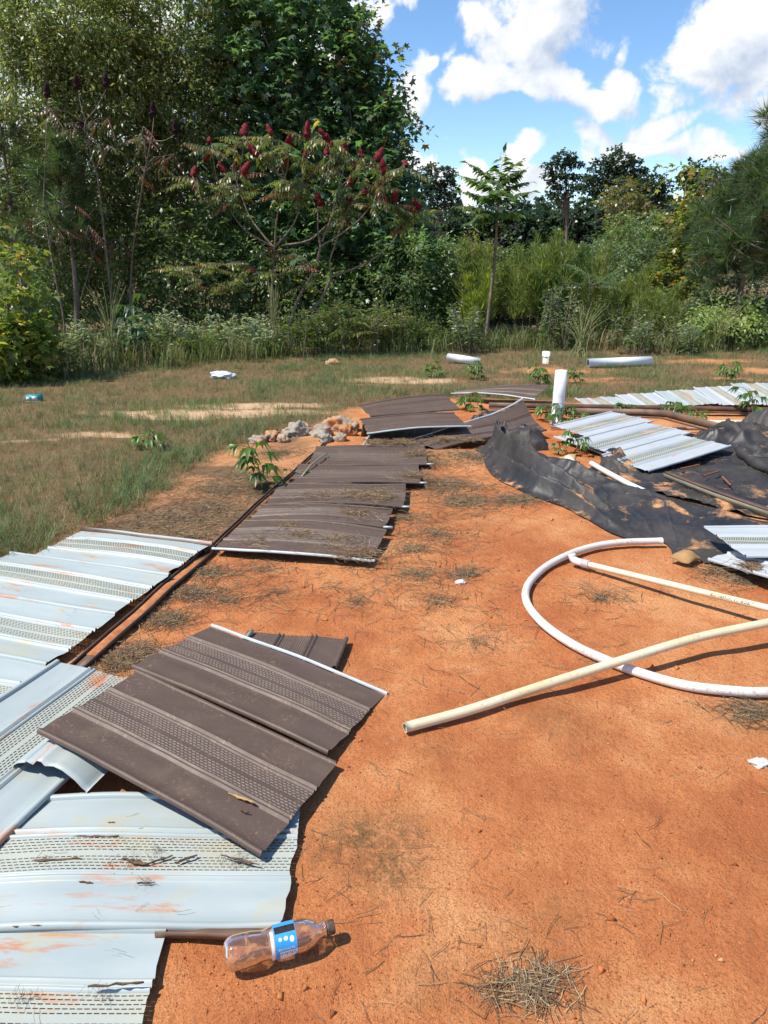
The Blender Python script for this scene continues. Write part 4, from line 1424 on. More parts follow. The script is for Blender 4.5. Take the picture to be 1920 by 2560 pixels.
def fronds_object(name, fr, parent, pal, w, g, rach_mat, leaf=FROND_LEAF, leaflet_jit=.1):
    Ps, Ds, Ss, Cs, L_ = [], [], [], [], []
    for (b_0, t_0, pairs, ll, sag, droop) in fr:
        p, d, s, c_ = frond_geo(b_0, t_0, pairs, ll, sag, g, droop)
        Ps.append(p)
        Ds.append(d)
        Ss.append(s)
        base_c = palette(1, pal, w, g=g)
        Cs.append(np.clip(base_c * (1 + g.normal(0, leaflet_jit, (len(p), 1))), .004, .9))
        L_.append((c_, .005, .002))
    o = leaf_object(name, leaf, np.vstack(Ps), np.vstack(Ds), np.concatenate(Ss), np.vstack(Cs), parent, up_jit=.25, g=g)
    limbs_object('leaf_stalks', L_, rach_mat, parent)
    return o


def fruit_geo(seed=0, seg=10, rings=12):
    g = np.random.default_rng(seed)
    t = np.linspace(0, 1, rings)
    r_ = .20 * np.sin(np.clip(t * .93 + .07, 0, 1) ** .62 * math.pi) ** .8 + .01
    th_ = np.linspace(0, 2 * math.pi, seg, endpoint=False)
    rr = r_[:, None] * (1 + g.uniform(-.5, .5, (rings, seg)))
    V = np.stack([rr * np.cos(th_), rr * np.sin(th_), np.repeat(t[:, None], seg, 1) + g.normal(0, .03, (rings, seg))], -1).reshape(-1, 3)
    i, j = np.meshgrid(np.arange(rings - 1), np.arange(seg), indexing='ij')
    F = np.stack([i * seg + j, i * seg + (j + 1) % seg, (i + 1) * seg + (j + 1) % seg, (i + 1) * seg + j], -1).reshape(-1, 4)
    return V, F


fruit_proto = None


def fruit(parent, p, tilt, L_, mat_, name='fruit_cluster'):
    global fruit_proto
    key = (mat_.name,)
    if fruit_proto is None:
        fruit_proto = {}
    if key not in fruit_proto:
        V, F = fruit_geo()
        o = mesh(name, V, F, mat_, parent)
        fruit_proto[key] = o
    else:
        o = fruit_proto[key].copy()
        link(o, parent)
    o.location = p
    o.scale = (L_, L_, L_)
    o.rotation_euler = tilt
    return o


cz = 2.37
S_ = lambda X, Y_: (400 + X / cz, 300 + Y_ / cz)
SUM = {
    'A': dict(label='many-stemmed sumac whose branches fan out from one fork, red fruit cones on top', base=(665, 1300), Y=12.9,
              br=[[(668, 1300), (662, 1060), (672, 900), (675, 755)], [(675, 755), (600, 715), (500, 650), (420, 540), (370, 400)], [(370, 400), (335, 340), (300, 130)], [(370, 400), (250, 365), (190, 330)], [(370, 400), (450, 340), (480, 300)],
                  [(675, 755), (600, 670), (530, 570), (490, 470), (455, 370)], [(455, 370), (430, 300), (455, 160)], [(455, 370), (490, 200), (490, 80)], [(680, 755), (690, 600), (720, 450), (740, 350)], [(740, 350), (700, 200), (660, 70)], [(740, 350), (590, 240), (580, 200)],
                  [(740, 350), (760, 250), (755, 150)], [(690, 745), (790, 620), (835, 480), (850, 330)], [(850, 330), (842, 260), (855, 210)], [(850, 330), (880, 180), (870, 90)], [(720, 745), (880, 715), (970, 640), (1030, 570), (1060, 420)]],
              fr=[(295, 125), (490, 85), (455, 165), (265, 235), (195, 325), (385, 305), (485, 310), (580, 205), (660, 80), (755, 150), (855, 215), (870, 100), (955, 500)]),
    'B': dict(label='leaning sumac with a pale mottled trunk and red fruit cones', base=(740, 1290), Y=12.6,
              br=[[(738, 1290), (790, 1140), (840, 1020), (920, 880), (950, 750)], [(950, 750), (935, 640), (940, 480), (960, 330), (985, 200)], [(985, 330), (1010, 200), (990, 100)], [(950, 750), (1080, 670), (1210, 560), (1330, 365)], [(1330, 365), (1400, 320), (1455, 260)], [(1330, 365), (1325, 330), (1322, 300)],
                  [(960, 720), (1020, 560), (1060, 400), (1090, 280), (1100, 180)], [(1060, 400), (1180, 300), (1205, 220)], [(1180, 300), (1260, 260), (1275, 230)], [(1020, 560), (1090, 500), (1125, 390)]],
              fr=[(985, 200), (990, 105), (1015, 150), (1100, 185), (1205, 220), (1280, 235), (1455, 270), (1325, 320), (1125, 385)]),
    'C': dict(label='sumac with one long low branch sweeping out over the shrubs', base=(868, 1260), Y=12.7,
              br=[[(868, 1260), (905, 1140), (960, 1060), (1015, 930)], [(1015, 930), (1005, 840), (1040, 730), (1080, 600), (1140, 480)], [(1140, 480), (1190, 450), (1215, 420)], [(1015, 930), (1150, 880), (1270, 820), (1380, 720), (1440, 610), (1500, 560)], [(1440, 610), (1400, 520), (1388, 480)], [(1500, 560), (1540, 530), (1545, 510)]],
              fr=[(1135, 470), (1210, 435), (1385, 475), (1545, 515), (1515, 560)])}
SL = [(.15, .18, .045), (.10, .145, .04), (.22, .20, .07), (.23, .075, .05), (.17, .05, .04)]
for q, d in SUM.items():
    g = np.random.default_rng(ord(q))
    Y = d['Y']
    bp = pv(*S_(*d['base']), Y)
    bp.z = float(gh([[bp.x, Y]])[0]) - .03
    root = empty('sumac_tree', bp, d['label'], 'sumac')
    L_, tips, ph = [], [], {}

    def p3(X, Yp, dy):
        v = pv(*S_(X, Yp), Y + dy)
        return v - bp
    yo = {}
    main = []
    for k_, path in enumerate(d['br']):
        st0 = yo.get(path[0], 0.0)
        end = st0 + (g.uniform(-.5, .35) if k_ else 0)
        pts_ = []
        for i, xy in enumerate(path):
            dy = st0 + (end - st0) * i / (len(path) - 1)
            yo[xy] = dy
            pts_.append(p3(*xy, dy))
        if k_ == 0:
            pts_[0] = Vector((pts_[0].x, pts_[0].y, -.05))
        r0_ = .05 if k_ == 0 else (.032 if len(path) > 3 else .016)
        r1_ = .034 if k_ == 0 else .010
        (main if k_ == 0 else L_).append((spline(pts_, 12), r0_ * .6, r1_ * .6))
        if k_:
            tips.append((pts_[-1], pts_[-1] - pts_[-2], end))
            if len(path) > 3:
                tips.append((pts_[-2].lerp(pts_[-1], .5), pts_[-1] - pts_[-2], end))
    limbs_object('trunk', main, stem_mat, root)
    limbs_object('branches', L_, stem_mat, root)
    fr = []
    for p, dr, _ in tips:
        for i in range(6 if q == 'A' else 5):
            a_ = g.uniform(0, 2 * math.pi)
            ln = g.uniform(.28, .5)
            t_ = p + Vector((math.cos(a_), math.sin(a_) * .7, g.uniform(-.95, .1))) * ln
            fr.append((p - dr.normalized() * g.uniform(0, .15), t_, 8, .135, .12, .7))
    if q == 'A':   # low leafy shoots
        for X, Yp in [(620, 800), (700, 780), (560, 880), (480, 960), (800, 800), (830, 870), (330, 880), (250, 950), (160, 930), (420, 1000), (700, 920), (100, 880), (380, 860), (520, 930), (300, 1000), (850, 980), (200, 870)]:
            c_ = p3(X, Yp, g.uniform(-.6, -.1))
            for i in range(6):
                a_ = g.uniform(0, 2 * math.pi)
                fr.append((c_, c_ + Vector((math.cos(a_), math.sin(a_) * .6, g.uniform(-.4, .25))) * g.uniform(.3, .5), 8, .11, .12, .6))
    fronds_object('leaves', fr, root, SL, [5, 5, 2.5, .8, .25], g, stem_mat)
    for X, Yp in d['fr']:
        near = min(tips, key=lambda t: (t[0] - p3(X, Yp, t[2])).length)
        fruit(root, p3(X, Yp, near[2]) - Vector((0, 0, .02)), (g.uniform(-.7, .7), g.uniform(-.9, .9), g.uniform(0, 6)), g.uniform(.15, .28), fruit_mat)

for lb, pts_, Y, heads in [('thin grey sapling with reddish drooping leaves left of the wood', [(163, 900), (160, 800), (140, 700), (122, 600), (108, 520)], 12.4, [(120, 245)]),
                           ('thin straight grey sapling topped by a dark fruit head', [(288, 880), (280, 760), (262, 600), (245, 450), (228, 390), (215, 300)], 12.6, [(205, 330), (267, 220), (195, 225)]),
                           ('thin leaning grey sapling with hanging brown leaves', [(325, 880), (328, 700), (335, 600), (360, 440), (378, 350)], 13.0, [(440, 335), (385, 290)]),
                           ('forked bare sapling leaning between the grey trunks', [(168, 860), (200, 760), (232, 640), (245, 590)], 12.9, [])]:
    g = np.random.default_rng(len(lb))
    bp = pv(*pts_[0], Y)
    bp.z = float(gh([[bp.x, Y]])[0]) - .03
    root = empty('sapling', bp, lb, 'sapling')
    pp = [pv(x, y, Y) - bp for x, y in pts_]
    pp[0].z = -.05
    limbs_object('trunk', [(spline(pp, 14), .024, .009)], bark_mat, root)
    fr, L_ = [], []
    for i in range(9):
        p = pp[-1].lerp(pp[-2], g.uniform(0, 1.2))
        a_ = g.uniform(0, 6.28)
        e = p + Vector((math.cos(a_), math.sin(a_), .4)) * g.uniform(.2, .5)
        L_.append(([p, p.lerp(e, .5) + Vector((0, 0, .05)), e], .006, .003))
        for k in range(3):
            fr.append((e, e + Vector((g.uniform(-.3, .3), g.uniform(-.3, .3), g.uniform(-.45, -.05))), 7, .10, .1, .6))
    limbs_object('branches', L_, bark_mat, root)
    fronds_object('leaves', fr, root, [(.08, .10, .045), (.12, .13, .07), (.20, .06, .05), (.13, .07, .04)], [4, 2, 2, 2], g, stem_mat)
    L2 = []
    for x, y in heads:
        hp = pv(x, y, Y) - bp
        L2.append((spline([pp[-1], (pp[-1] + hp) / 2 + Vector((0, -.03, -.06)), hp], 8), .010, .005))
        fruit(root, hp, (g.uniform(-.2, .2), 0, 0), .22, maroon_mat)
    if L2:
        limbs_object('fruit_stalks', L2, stem_mat, root)

# --- yellowing sweetgum bush at far left
tree('sweetgum_bush', 'yellow-green star-leaved bush at the near end of the wood', [(10, 640, 60, 60, 9.2), (30, 780, 85, 90, 9.0), (-20, 860, 110, 110, 9.0), (60, 900, 75, 70, 8.9), (20, 960, 90, 40, 8.8)], (0, 0), 9.2, 330, 9, star_leaf(), .125, [(.11, .15, .035), (.16, .18, .04), (.07, .11, .03), (.36, .25, .03)], [4, 4, 3, .7], 'bush', .03, seed=9, length=.35, n_limb=30)

# --- young tree of heaven
Y = 13.2
bp = pv(1213, 868, Y)
bp.z = float(gh([[bp.x, Y]])[0]) - .03
ah = empty('palm_like_sapling', bp, 'slim young tree with palm-like fronds standing clear of the brush', 'sapling')
pp = [pv(x, y, Y) - bp for x, y in [(1213, 868), (1222, 780), (1232, 690), (1240, 600), (1244, 520), (1246, 465)]]
pp[0].z = -.05
limbs_object('trunk', [(spline(pp, 16), .034, .014)], stem_mat, ah)
g = np.random.default_rng(77)
fr = []
hub = [(1246, 468), (1245, 490), (1244, 515), (1242, 545)]
for k_, (X, Yp, dy) in enumerate([(570, 195, .2), (510, 300, -.2), (515, 430, .1), (485, 550, -.3), (860, 110, .1), (1010, 170, .3), (1030, 245, -.2), (1070, 350, .2), (1085, 430, -.3), (1110, 590, .1), (560, 690, .2), (700, 330, -.8), (900, 450, -.9), (690, 470, -.8), (1000, 620, -.6), (640, 640, -.6), (780, 250, .6), (820, 420, -1.0), (940, 330, .7)]):
    h_ = hub[min(3, max(0, int((Yp - 150) / 130)))]
    fr.append((pv(*h_, Y) - bp, pv(1000 + X / 3.318, 350 + Yp / 3.318, Y + dy) - bp, 15, .25, .16, .28))
fronds_object('fronds', fr, ah, [(.11, .19, .05), (.14, .225, .062), (.085, .15, .045)], [3, 2, 2], g, stem_mat, leaf=lite_leaf(1, .40, .22))
fr = []
for X, Yp in [(760, 940), (700, 850), (860, 880), (1000, 700), (900, 960)]:
    c_ = pv(1244, 350 + Yp / 3.318 + 20, Y) - bp
    e = pv(1000 + X / 3.318, 350 + Yp / 3.318, Y - .3) - bp
    fr.append((c_, e, 6, .09, .1, .6))
fronds_object('lower_leaves', fr, ah, [(.10, .14, .03), (.25, .07, .05)], [3, 1.5], g, stem_mat)

# --- feathery dog fennel
def fennel(label, x, Y, w_m, top_y, n, seed, pal, cat='dog fennel', group=None, name='dog_fennel'):
    g = np.random.default_rng(seed)
    b0 = pv(x, 700, Y)
    b0.z = float(gh([[b0.x, Y]])[0]) - .02
    H0 = pv(x, top_y, Y).z - b0.z
    root = empty(name, b0, label, cat, group)
    L_, P_, D_, S2 = [], [], [], []
    for i in range(n):
        bx2 = g.normal(0, w_m * .42)
        by2 = g.normal(0, .4)
        H = H0 * (.42 + .58 * g.uniform(0, 1) ** .8)
        lean = g.normal(0, .12) + bx2 * .25
        pth = spline([Vector((bx2, by2, 0)), Vector((bx2 + lean * .4, by2, H * .5)), Vector((bx2 + lean, by2, H))], 10)
        L_.append((pth, .010, .003))
        m_ = 230
        t = g.uniform(.28, 1, m_)
        idx = np.array([tuple(pth[int(q * 9)].lerp(pth[min(int(q * 9) + 1, 9)], q * 9 % 1)) for q in t])
        a_ = g.uniform(0, 6.28, m_)
        rad = .17 * (1.08 - t) ** .6 * g.uniform(.1, 1.3, m_)
        out = np.stack([np.cos(a_), np.sin(a_), np.zeros(m_)], 1)
        P_.append(idx + out * rad[:, None] + np.array([0, 0, 1.]) * rad[:, None] * .7)
        D_.append(out * .6 + np.array([0, 0, 1.0]) + g.normal(0, .25, (m_, 3)))
        S2.append(g.uniform(.10, .2, m_))
    limbs_object('stems', L_, stem_mat, root)
    P_ = np.vstack(P_)
    leaf_object('foliage', (np.array([(0, .022, 0), (0, -.022, 0), (1, 0, .05), (.1, .02, .1), (.9, .3, .15), (.1, -.02, .1), (.85, -.3, .1)]), np.array([(0, 1, 2), (0, 3, 4), (1, 6, 5)])), P_, np.vstack(D_), np.concatenate(S2), palette(len(P_), pal, [1] * len(pal), g=g), root, up_jit=1.0, g=g)
    return root


FEN = [(.19, .235, .065), (.245, .285, .085), (.14, .185, .058)]
fennel('tall feathery green dog fennel left of the palm-like sapling', 1160, 14.6, .8, 600, 16, 1, FEN)
fennel('yellow-green goldenrod plumes right beside the sapling trunk', 1200, 13.9, .45, 680, 8, 2, [(.26, .30, .05), (.20, .26, .05)], 'goldenrod', name='goldenrod')
fennel('broad clump of feathery dog fennel with dark stems right of the sapling', 1335, 14.9, 1.1, 565, 26, 3, FEN)
fennel('dog fennel clump rising behind the low pipe stub', 1420, 15.4, .9, 600, 16, 4, [(.10, .165, .045), (.075, .13, .04)])
fennel('short feathery dog fennel beside the yellowing shrub', 1500, 14.0, .9, 650, 14, 5, FEN)
fennel('low dog fennel in front of the right-hand shrubs', 1600, 14.5, 1.0, 690, 12, 6, FEN)
# ferny low plant
g = np.random.default_rng(5)
for lb, x, y, Y in [('blue-green ferny frond plant among the dog fennel', 1475, 690, 13.2), ('yellow-green sumac shoot with arching fronds at the wood edge', 930, 800, 11.6), ('sumac shoot with reddish fronds in front of the sumac stems', 860, 820, 11.5)]:
    bp = pv(x, y + 90, Y)
    bp.z = float(gh([[bp.x, Y]])[0]) - .02
    root = empty('sumac_shoot', bp, lb, 'shoot')
    top = pv(x, y, Y) - bp
    limbs_object('stem', [([Vector((0, 0, 0)), top * .5, top], .014, .008)], stem_mat, root)
    fr = [(top - Vector((0, 0, g.uniform(0, .3))), top + Vector((math.cos(a_) * .6, math.sin(a_) * .5, g.uniform(-.25, .2))), 10, .12, .2, .35) for a_ in np.linspace(0, 6.2, 11)]
    fronds_object('leaves', fr, root, [(.09, .16, .07)] if 'blue' in lb else [(.16, .18, .04), (.12, .15, .035), (.22, .09, .04)], [1] if 'blue' in lb else [3, 3, 1], g, stem_mat)

# --- shrubs between clearing and forest
MID = [('olive shrub bordering the wood behind the goldenrod', 1100, 690, 70, 100, 17, 0), ('bushy shrub with brownish leaves behind the tall dog fennel', 1180, 660, 80, 80, 24, 2), ('dense green shrub behind the broad dog fennel', 1290, 690, 100, 85, 20, 0), ('olive and tan leaved shrub in the middle brush', 1400, 690, 95, 90, 22, 2),
       ('grey-leaved shrub between fennel and the yellowing tree', 1500, 680, 105, 90, 21, 1), ('tall olive shrub before the far oaks', 1590, 610, 100, 90, 27, 0), ('dark rounded shrub right of the middle brush', 1640, 650, 95, 130, 19, 1), ('low green bramble behind the wide white pipe', 1560, 760, 110, 70, 15.5, 0),
       ('low dense bramble at the foot of the yellowing tree', 1690, 770, 90, 70, 15, 1), ('shrub in shade below the right-hand pine', 1830, 750, 110, 80, 14.6, 1), ('sparse pale green bush by the right-hand pine', 1830, 790, 95, 55, 12.6, 3), ('green bramble right of the sumac shoots', 1070, 790, 60, 70, 14.2, 0), ('shrub behind the low fennel', 1440, 740, 90, 80, 17, 0), ('shrub filling the back of the fennel clearing', 1250, 740, 110, 80, 17.5, 1)]
MP = [([(.07, .105, .03), (.10, .125, .04), (.05, .08, .03)], [3, 3, 3]), ([(.05, .08, .035), (.075, .10, .045), (.11, .125, .07)], [4, 3, 1.5]), ([(.085, .105, .035), (.14, .12, .05), (.19, .12, .04)], [4, 3, 1]), ([(.18, .22, .09), (.13, .17, .06)], [1, 1])]
for k_, (lb, x, y, rx, ry, Y, p_) in enumerate(MID):
    tree('shrub', lb, [(x, y, rx, ry, Y), (x - rx * .5, y + ry * .4, rx * .7, ry * .7, Y - .3), (x + rx * .55, y + ry * .3, rx * .6, ry * .8, Y)], (x, 0), Y, 620 if p_ != 3 else 260, 10, lite_leaf(1, .45), .085 + .0035 * (Y - 13), *MP[p_], 'shrub', .035, seed=90 + k_, n_limb=16, lift=1.3)
tree('sweetgum_tree', 'narrow yellowing star-leaved tree left of the right-hand pine', [(1715, 450, 35, 50, 17), (1700, 540, 55, 60, 17), (1725, 630, 60, 80, 16.8), (1690, 720, 75, 80, 16.6), (1730, 780, 60, 50, 16.5)], (1705, 0), 17, 330, 9, star_leaf(), .16, [(.12, .15, .03), (.19, .19, .04), (.08, .11, .03), (.30, .17, .04)], [4, 3, 3, 1], seed=130, trunk_r=.05, n_limb=30)
tree('birch_like_tree', 'thin pale-limbed tree between the yellowing tree and the pine', [(1790, 440, 45, 60, 19), (1770, 520, 50, 60, 19), (1810, 500, 40, 60, 19)], (1775, 0), 19, 170, 9, lite_leaf(1, .4), .11, [(.12, .13, .06), (.08, .10, .04)], [1, 1], seed=131, trunk_r=.06, bark=stem_mat, n_limb=26)
tree('sweetgum_tree', 'reddish-topped young tree in the brush left of the pines', [(1560, 500, 60, 60, 34), (1600, 560, 70, 60, 34)], (1580, 0), 34, 300, 9, lite_leaf(1, .5), .2, MP[2][0], MP[2][1], seed=132)

# --- far forest
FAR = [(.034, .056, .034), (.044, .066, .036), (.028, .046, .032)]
FTP = lite_leaf(1, .8)
far = [('far pine with an open round crown left of the palm-like sapling', [(1090, 440, 48, 28, 85), (1060, 470, 35, 25, 85), (1115, 470, 30, 22, 85), (1080, 500, 60, 20, 85)], 1098, 700),
       ('tall far pine with layered flat branches on the skyline', [(1412, 392, 26, 14, 80), (1390, 412, 30, 10, 80), (1436, 410, 22, 9, 80), (1400, 436, 38, 10, 80), (1445, 440, 24, 9, 80), (1378, 452, 18, 7, 80), (1420, 464, 42, 10, 80), (1455, 462, 18, 7, 80), (1405, 486, 32, 10, 80)], 1412, 420),
       ('far round-topped oak on the skyline right of the tall pine', [(1545, 400, 42, 30, 75), (1500, 430, 35, 35, 75), (1580, 425, 35, 28, 75), (1530, 460, 70, 35, 75), (1610, 450, 30, 28, 75)], 1545, 800),
       ('far broadleaf tree sloping down from the round-topped oak', [(1630, 470, 50, 35, 70), (1600, 500, 60, 40, 70)], 1620, 520),
       ('far tree with a broken crown beside the yellowing tree', [(1740, 440, 40, 30, 65), (1780, 460, 50, 40, 65)], 1750, 520)]
for k_, (lb, it, x, nt_) in enumerate(far):
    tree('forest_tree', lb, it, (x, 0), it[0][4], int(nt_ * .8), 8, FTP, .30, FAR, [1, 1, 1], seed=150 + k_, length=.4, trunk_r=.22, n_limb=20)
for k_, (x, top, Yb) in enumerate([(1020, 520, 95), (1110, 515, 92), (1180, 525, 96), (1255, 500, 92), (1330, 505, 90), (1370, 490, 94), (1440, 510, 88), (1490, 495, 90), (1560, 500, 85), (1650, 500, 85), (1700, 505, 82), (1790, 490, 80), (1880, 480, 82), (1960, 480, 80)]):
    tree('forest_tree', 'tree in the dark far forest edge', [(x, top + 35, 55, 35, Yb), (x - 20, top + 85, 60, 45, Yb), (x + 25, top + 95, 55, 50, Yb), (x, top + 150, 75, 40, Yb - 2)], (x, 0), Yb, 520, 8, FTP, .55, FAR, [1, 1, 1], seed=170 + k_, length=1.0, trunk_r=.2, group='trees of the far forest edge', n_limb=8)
# forest fill and the land behind the left wood
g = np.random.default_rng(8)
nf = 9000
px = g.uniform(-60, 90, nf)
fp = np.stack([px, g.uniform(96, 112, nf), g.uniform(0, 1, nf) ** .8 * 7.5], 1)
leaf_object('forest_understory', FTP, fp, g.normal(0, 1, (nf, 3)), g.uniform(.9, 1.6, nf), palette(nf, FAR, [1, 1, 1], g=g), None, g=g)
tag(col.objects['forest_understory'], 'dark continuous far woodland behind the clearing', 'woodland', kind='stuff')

# ------------------------------------------------------------------ weeds, grasses
PALE = [(.33, .38, .28), (.42, .46, .36), (.19, .25, .15), (.13, .18, .08)]


def pale_weed(label, x, y, Y, H, wd, n, seed, pal=PALE, w=(3, 2, 3, 2), name='pale_weed', cat='weed', group=None):
    g = np.random.default_rng(seed)
    b0 = pv(x, y, Y)
    b0.z = float(gh([[b0.x, Y]])[0]) - .01
    root = empty(name, b0, label, cat, group)
    L_, P_, D_, S2, T_ = [], [], [], [], []
    for i in range(n):
        bx2, by2 = g.normal(0, wd * .5), g.normal(0, .18)
        h_ = H * g.uniform(.6, 1.05)
        tip = np.array([bx2 + g.normal(0, .12), by2 + g.normal(0, .1), h_])
        pth = [np.array([bx2, by2, 0]), (np.array([bx2, by2, 0]) + tip) / 2, tip]
        L_.append((pth, .006, .003))
        m_ = 34
        t = g.uniform(.15, 1, m_) ** .7
        p = pth[0] + (tip - pth[0]) * t[:, None]
        a_ = g.uniform(0, 6.28, m_)
        out = np.stack([np.cos(a_), np.sin(a_), g.uniform(-.3, .6, m_)], 1)
        P_.append(p + out * (.10 * (1.1 - t))[:, None])
        D_.append(out)
        S2.append(.06 + .05 * (1 - t))
        T_.append(t)
    limbs_object('stems', L_, stem_mat, root)
    P_, T_ = np.vstack(P_), np.concatenate(T_)
    c_ = palette(len(P_), pal, w, g=g)
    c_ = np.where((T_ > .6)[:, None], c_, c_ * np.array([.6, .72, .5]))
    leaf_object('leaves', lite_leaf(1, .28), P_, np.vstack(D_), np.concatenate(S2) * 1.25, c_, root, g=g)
    return root


pw = [(205, 905, 10.6, .75, .16, 9), (370, 900, 11.2, .62, .28, 16), (430, 895, 11.3, .72, .35, 20), (495, 895, 11.4, .55, .22, 12), (570, 890, 11.5, .62, .3, 16), (640, 885, 11.6, .66, .3, 18), (660, 890, 11.4, .5, .2, 10)]
pl = ['pale silvery weed by the tall yellow grass stalks', 'silvery-topped weed clump left of the sumacs, short', 'wide clump of silvery-topped weeds left of the sumacs', 'small silvery weed between two wide silvery clumps', 'silvery weed clump in front of the dark shrub', 'silvery weed clump at the foot of the fanned sumac', 'small silvery weed at the foot of the leaning sumac']
for k_, (a_, lb) in enumerate(zip(pw, pl)):
    pale_weed(lb, a_[0], a_[1], a_[2], a_[3], a_[4], a_[5], 300 + k_)
GRN = [(.10, .15, .035), (.14, .18, .045), (.07, .11, .03), (.20, .22, .07)]
for k_, (lb, x, Y, H, wd, n) in enumerate([('green leafy weeds at the foot of the leaning sumac', 760, 11.4, .75, .5, 26), ('yellow-green weeds right of the sumac shoots', 870, 11.6, .85, .55, 30), ('bright green weed clump before the wood corner', 980, 12.0, .75, .5, 26), ('green weeds below the tall fennel', 1070, 12.2, .6, .5, 22),
                                           ('greyish weed clump in front of the sapling trunk', 1170, 11.9, .75, .25, 18), ('grey-green weed clump right of the pipe stub', 1390, 12.4, 1.0, .35, 24), ('grey-green weed beside the wide white pipe', 1600, 11.8, .55, .3, 16), ('olive weeds in front of the bramble', 1500, 12.8, .8, .6, 26),
                                           ('low pale weed near the right bare patches', 1720, 11.8, .45, .4, 16), ('weeds below the shaded pine shrub', 1820, 12.6, .6, .6, 24), ('olive weeds beneath the yellowing tree', 1670, 13.2, .8, .6, 26), ('dark weeds under the yellow-green bush', 100, 9.3, .5, .5, 22), ('green weeds below the thin grey saplings', 280, 10.7, .5, .5, 22), ('broad green weeds between silvery clumps', 470, 11.0, .42, .6, 24)]):
    gr = 'grey' in lb or 'pale' in lb
    pale_weed(lb, x, 880, Y, H, wd, n, 330 + k_, [(.22, .27, .18), (.28, .32, .22), (.15, .20, .11), (.11, .15, .06)] if gr else GRN, name='weed_clump')

# palmate-leaved weeds
BIG = tri_leaf(1, .34, .3, .35)


def palmate(label, x, y, H, n, size, seed, z=0, pal=((.085, .17, .035), (.12, .21, .045), (.06, .12, .03))):
    g = np.random.default_rng(seed)
    b0 = gp(x, y)
    b0.z = float(gh([[b0.x, b0.y]])[0]) + z
    root = empty('leafy_weed', b0, label, 'weed')
    st = spline([Vector((0, 0, 0)), Vector((g.normal(0, .02), 0, H * .5)), Vector((g.normal(0, .04), -.02, H))], 7)
    L_ = [(st, .006, .003)]
    P_, D_, S2 = [], [], []
    for i in range(n):
        t = .3 + .7 * i / max(1, n - 1)
        p = st[min(6, int(t * 6))]
        a_ = i * 2.4 + g.uniform(-.4, .4)
        e = p + Vector((math.cos(a_), math.sin(a_), .35)) * size * .8
        L_.append(([p, (p + e) / 2 + Vector((0, 0, .01)), e], .003, .002))
        for k in range(5):
            b2 = a_ + (k - 2) * .55
            P_.append(tuple(e))
            D_.append((math.cos(b2), math.sin(b2), -.25 - .1 * abs(k - 2)))
            S2.append(size * (1.25 - .14 * abs(k - 2)))
    limbs_object('stem', L_, simple('green_stem', (.10, .13, .03), (.16, .15, .05), 20, .7), root)
    P_ = np.array(P_)
    leaf_object('leaves', BIG, P_, np.array(D_), np.array(S2), palette(len(P_), pal, [1] * len(pal), .12, g), root, up_jit=.2, g=g)


for k_, (lb, x, y, H, n, s) in enumerate([('tall bright green leafy weed beside the middle brown row', 655, 1218, .42, 13, .105), ('small leafy weed alone in the left grass', 378, 1118, .16, 7, .10), ('tiny leafy weed at the channel beside the middle row', 752, 1195, .09, 5, .055),
                                          ('leafy weed at the foot of the standpipe', 1400, 1062, .22, 10, .12), ('leafy weed left of the standpipe foot', 1365, 1050, .16, 8, .11), ('leafy weed right of the standpipe foot', 1445, 1062, .14, 8, .10), ('leafy weed growing before the crossing white panel', 1432, 1140, .22, 8, .095), ('low leafy weed next to the wood scrap', 1395, 1142, .12, 6, .07),
                                          ('leafy weed in front of the last pale panels', 1880, 1040, .32, 10, .13), ('leafy weed at the fascia channel below the pale row', 1690, 1042, .18, 8, .12), ('leafy weed at the fascia channel nearer the standpipe', 1560, 1035, .13, 7, .11), ('leafy weed beside the crumpled sheeting', 1745, 1048, .12, 7, .10),
                                          ('leafy weed in the grass behind the lone brown panel', 1190, 945, .25, 12, .12), ('leafy weed on the bare patch behind the standpipe', 1345, 960, .30, 12, .13), ('small leafy weed right of the bare patch', 1440, 955, .22, 8, .11), ('leafy weed in the grass below the right bare patch', 1815, 950, .26, 12, .13), ('leafy weed beside the raised brown panel end', 1175, 1020, .18, 9, .13), ('tiny leafy weed on the straw by the folded sheeting', 1110, 1112, .08, 5, .07), ('leafy weed in short grass near the bare sand', 1085, 940, .22, 9, .12)]):
    palmate(lb, x, y, H * .8, n, s * (.9 if k_ < 3 else .68), 400 + k_)
palmate('broad heart-leaved dark weed beneath the leaning grey sapling', 345, 905, .9, 12, .20, 450, pal=((.045, .095, .035), (.06, .12, .04)))

# grass: one mass, blades in tufts
def tuft(n=6, seed=0, lean=.55):
    g = np.random.default_rng(seed)
    V, F = [], []
    for i in range(n):
        a_ = g.uniform(0, 6.28)
        h_ = g.uniform(.55, 1.0)
        ln = g.uniform(.15, lean)
        o = g.normal(0, .3, 2)
        w = g.uniform(.018, .034)
        d, s = np.array([math.cos(a_), math.sin(a_)]), np.array([-math.sin(a_), math.cos(a_)])
        b0 = np.array([*o, 0])
        m0 = np.array([*(o + d * ln * .35), h_ * .6])
        t0 = np.array([*(o + d * ln * 1.1), h_ * g.uniform(.8, 1.0)])
        s3 = np.array([*s, 0]) * w / 2
        k = len(V)
        V += [b0 - s3, b0 + s3, m0 - s3 * .8, m0 + s3 * .8, t0]
        F += [(k, k + 1, k + 3), (k, k + 3, k + 2), (k + 2, k + 3, k + 4)]
    return np.array(V), np.array(F)


def zrot(n, g):
    a_ = g.uniform(0, 6.28, n)
    z = np.zeros(n)
    return np.stack([np.stack([np.cos(a_), -np.sin(a_), z], 1), np.stack([np.sin(a_), np.cos(a_), z], 1), np.stack([z, z, z + 1], 1)], 1)


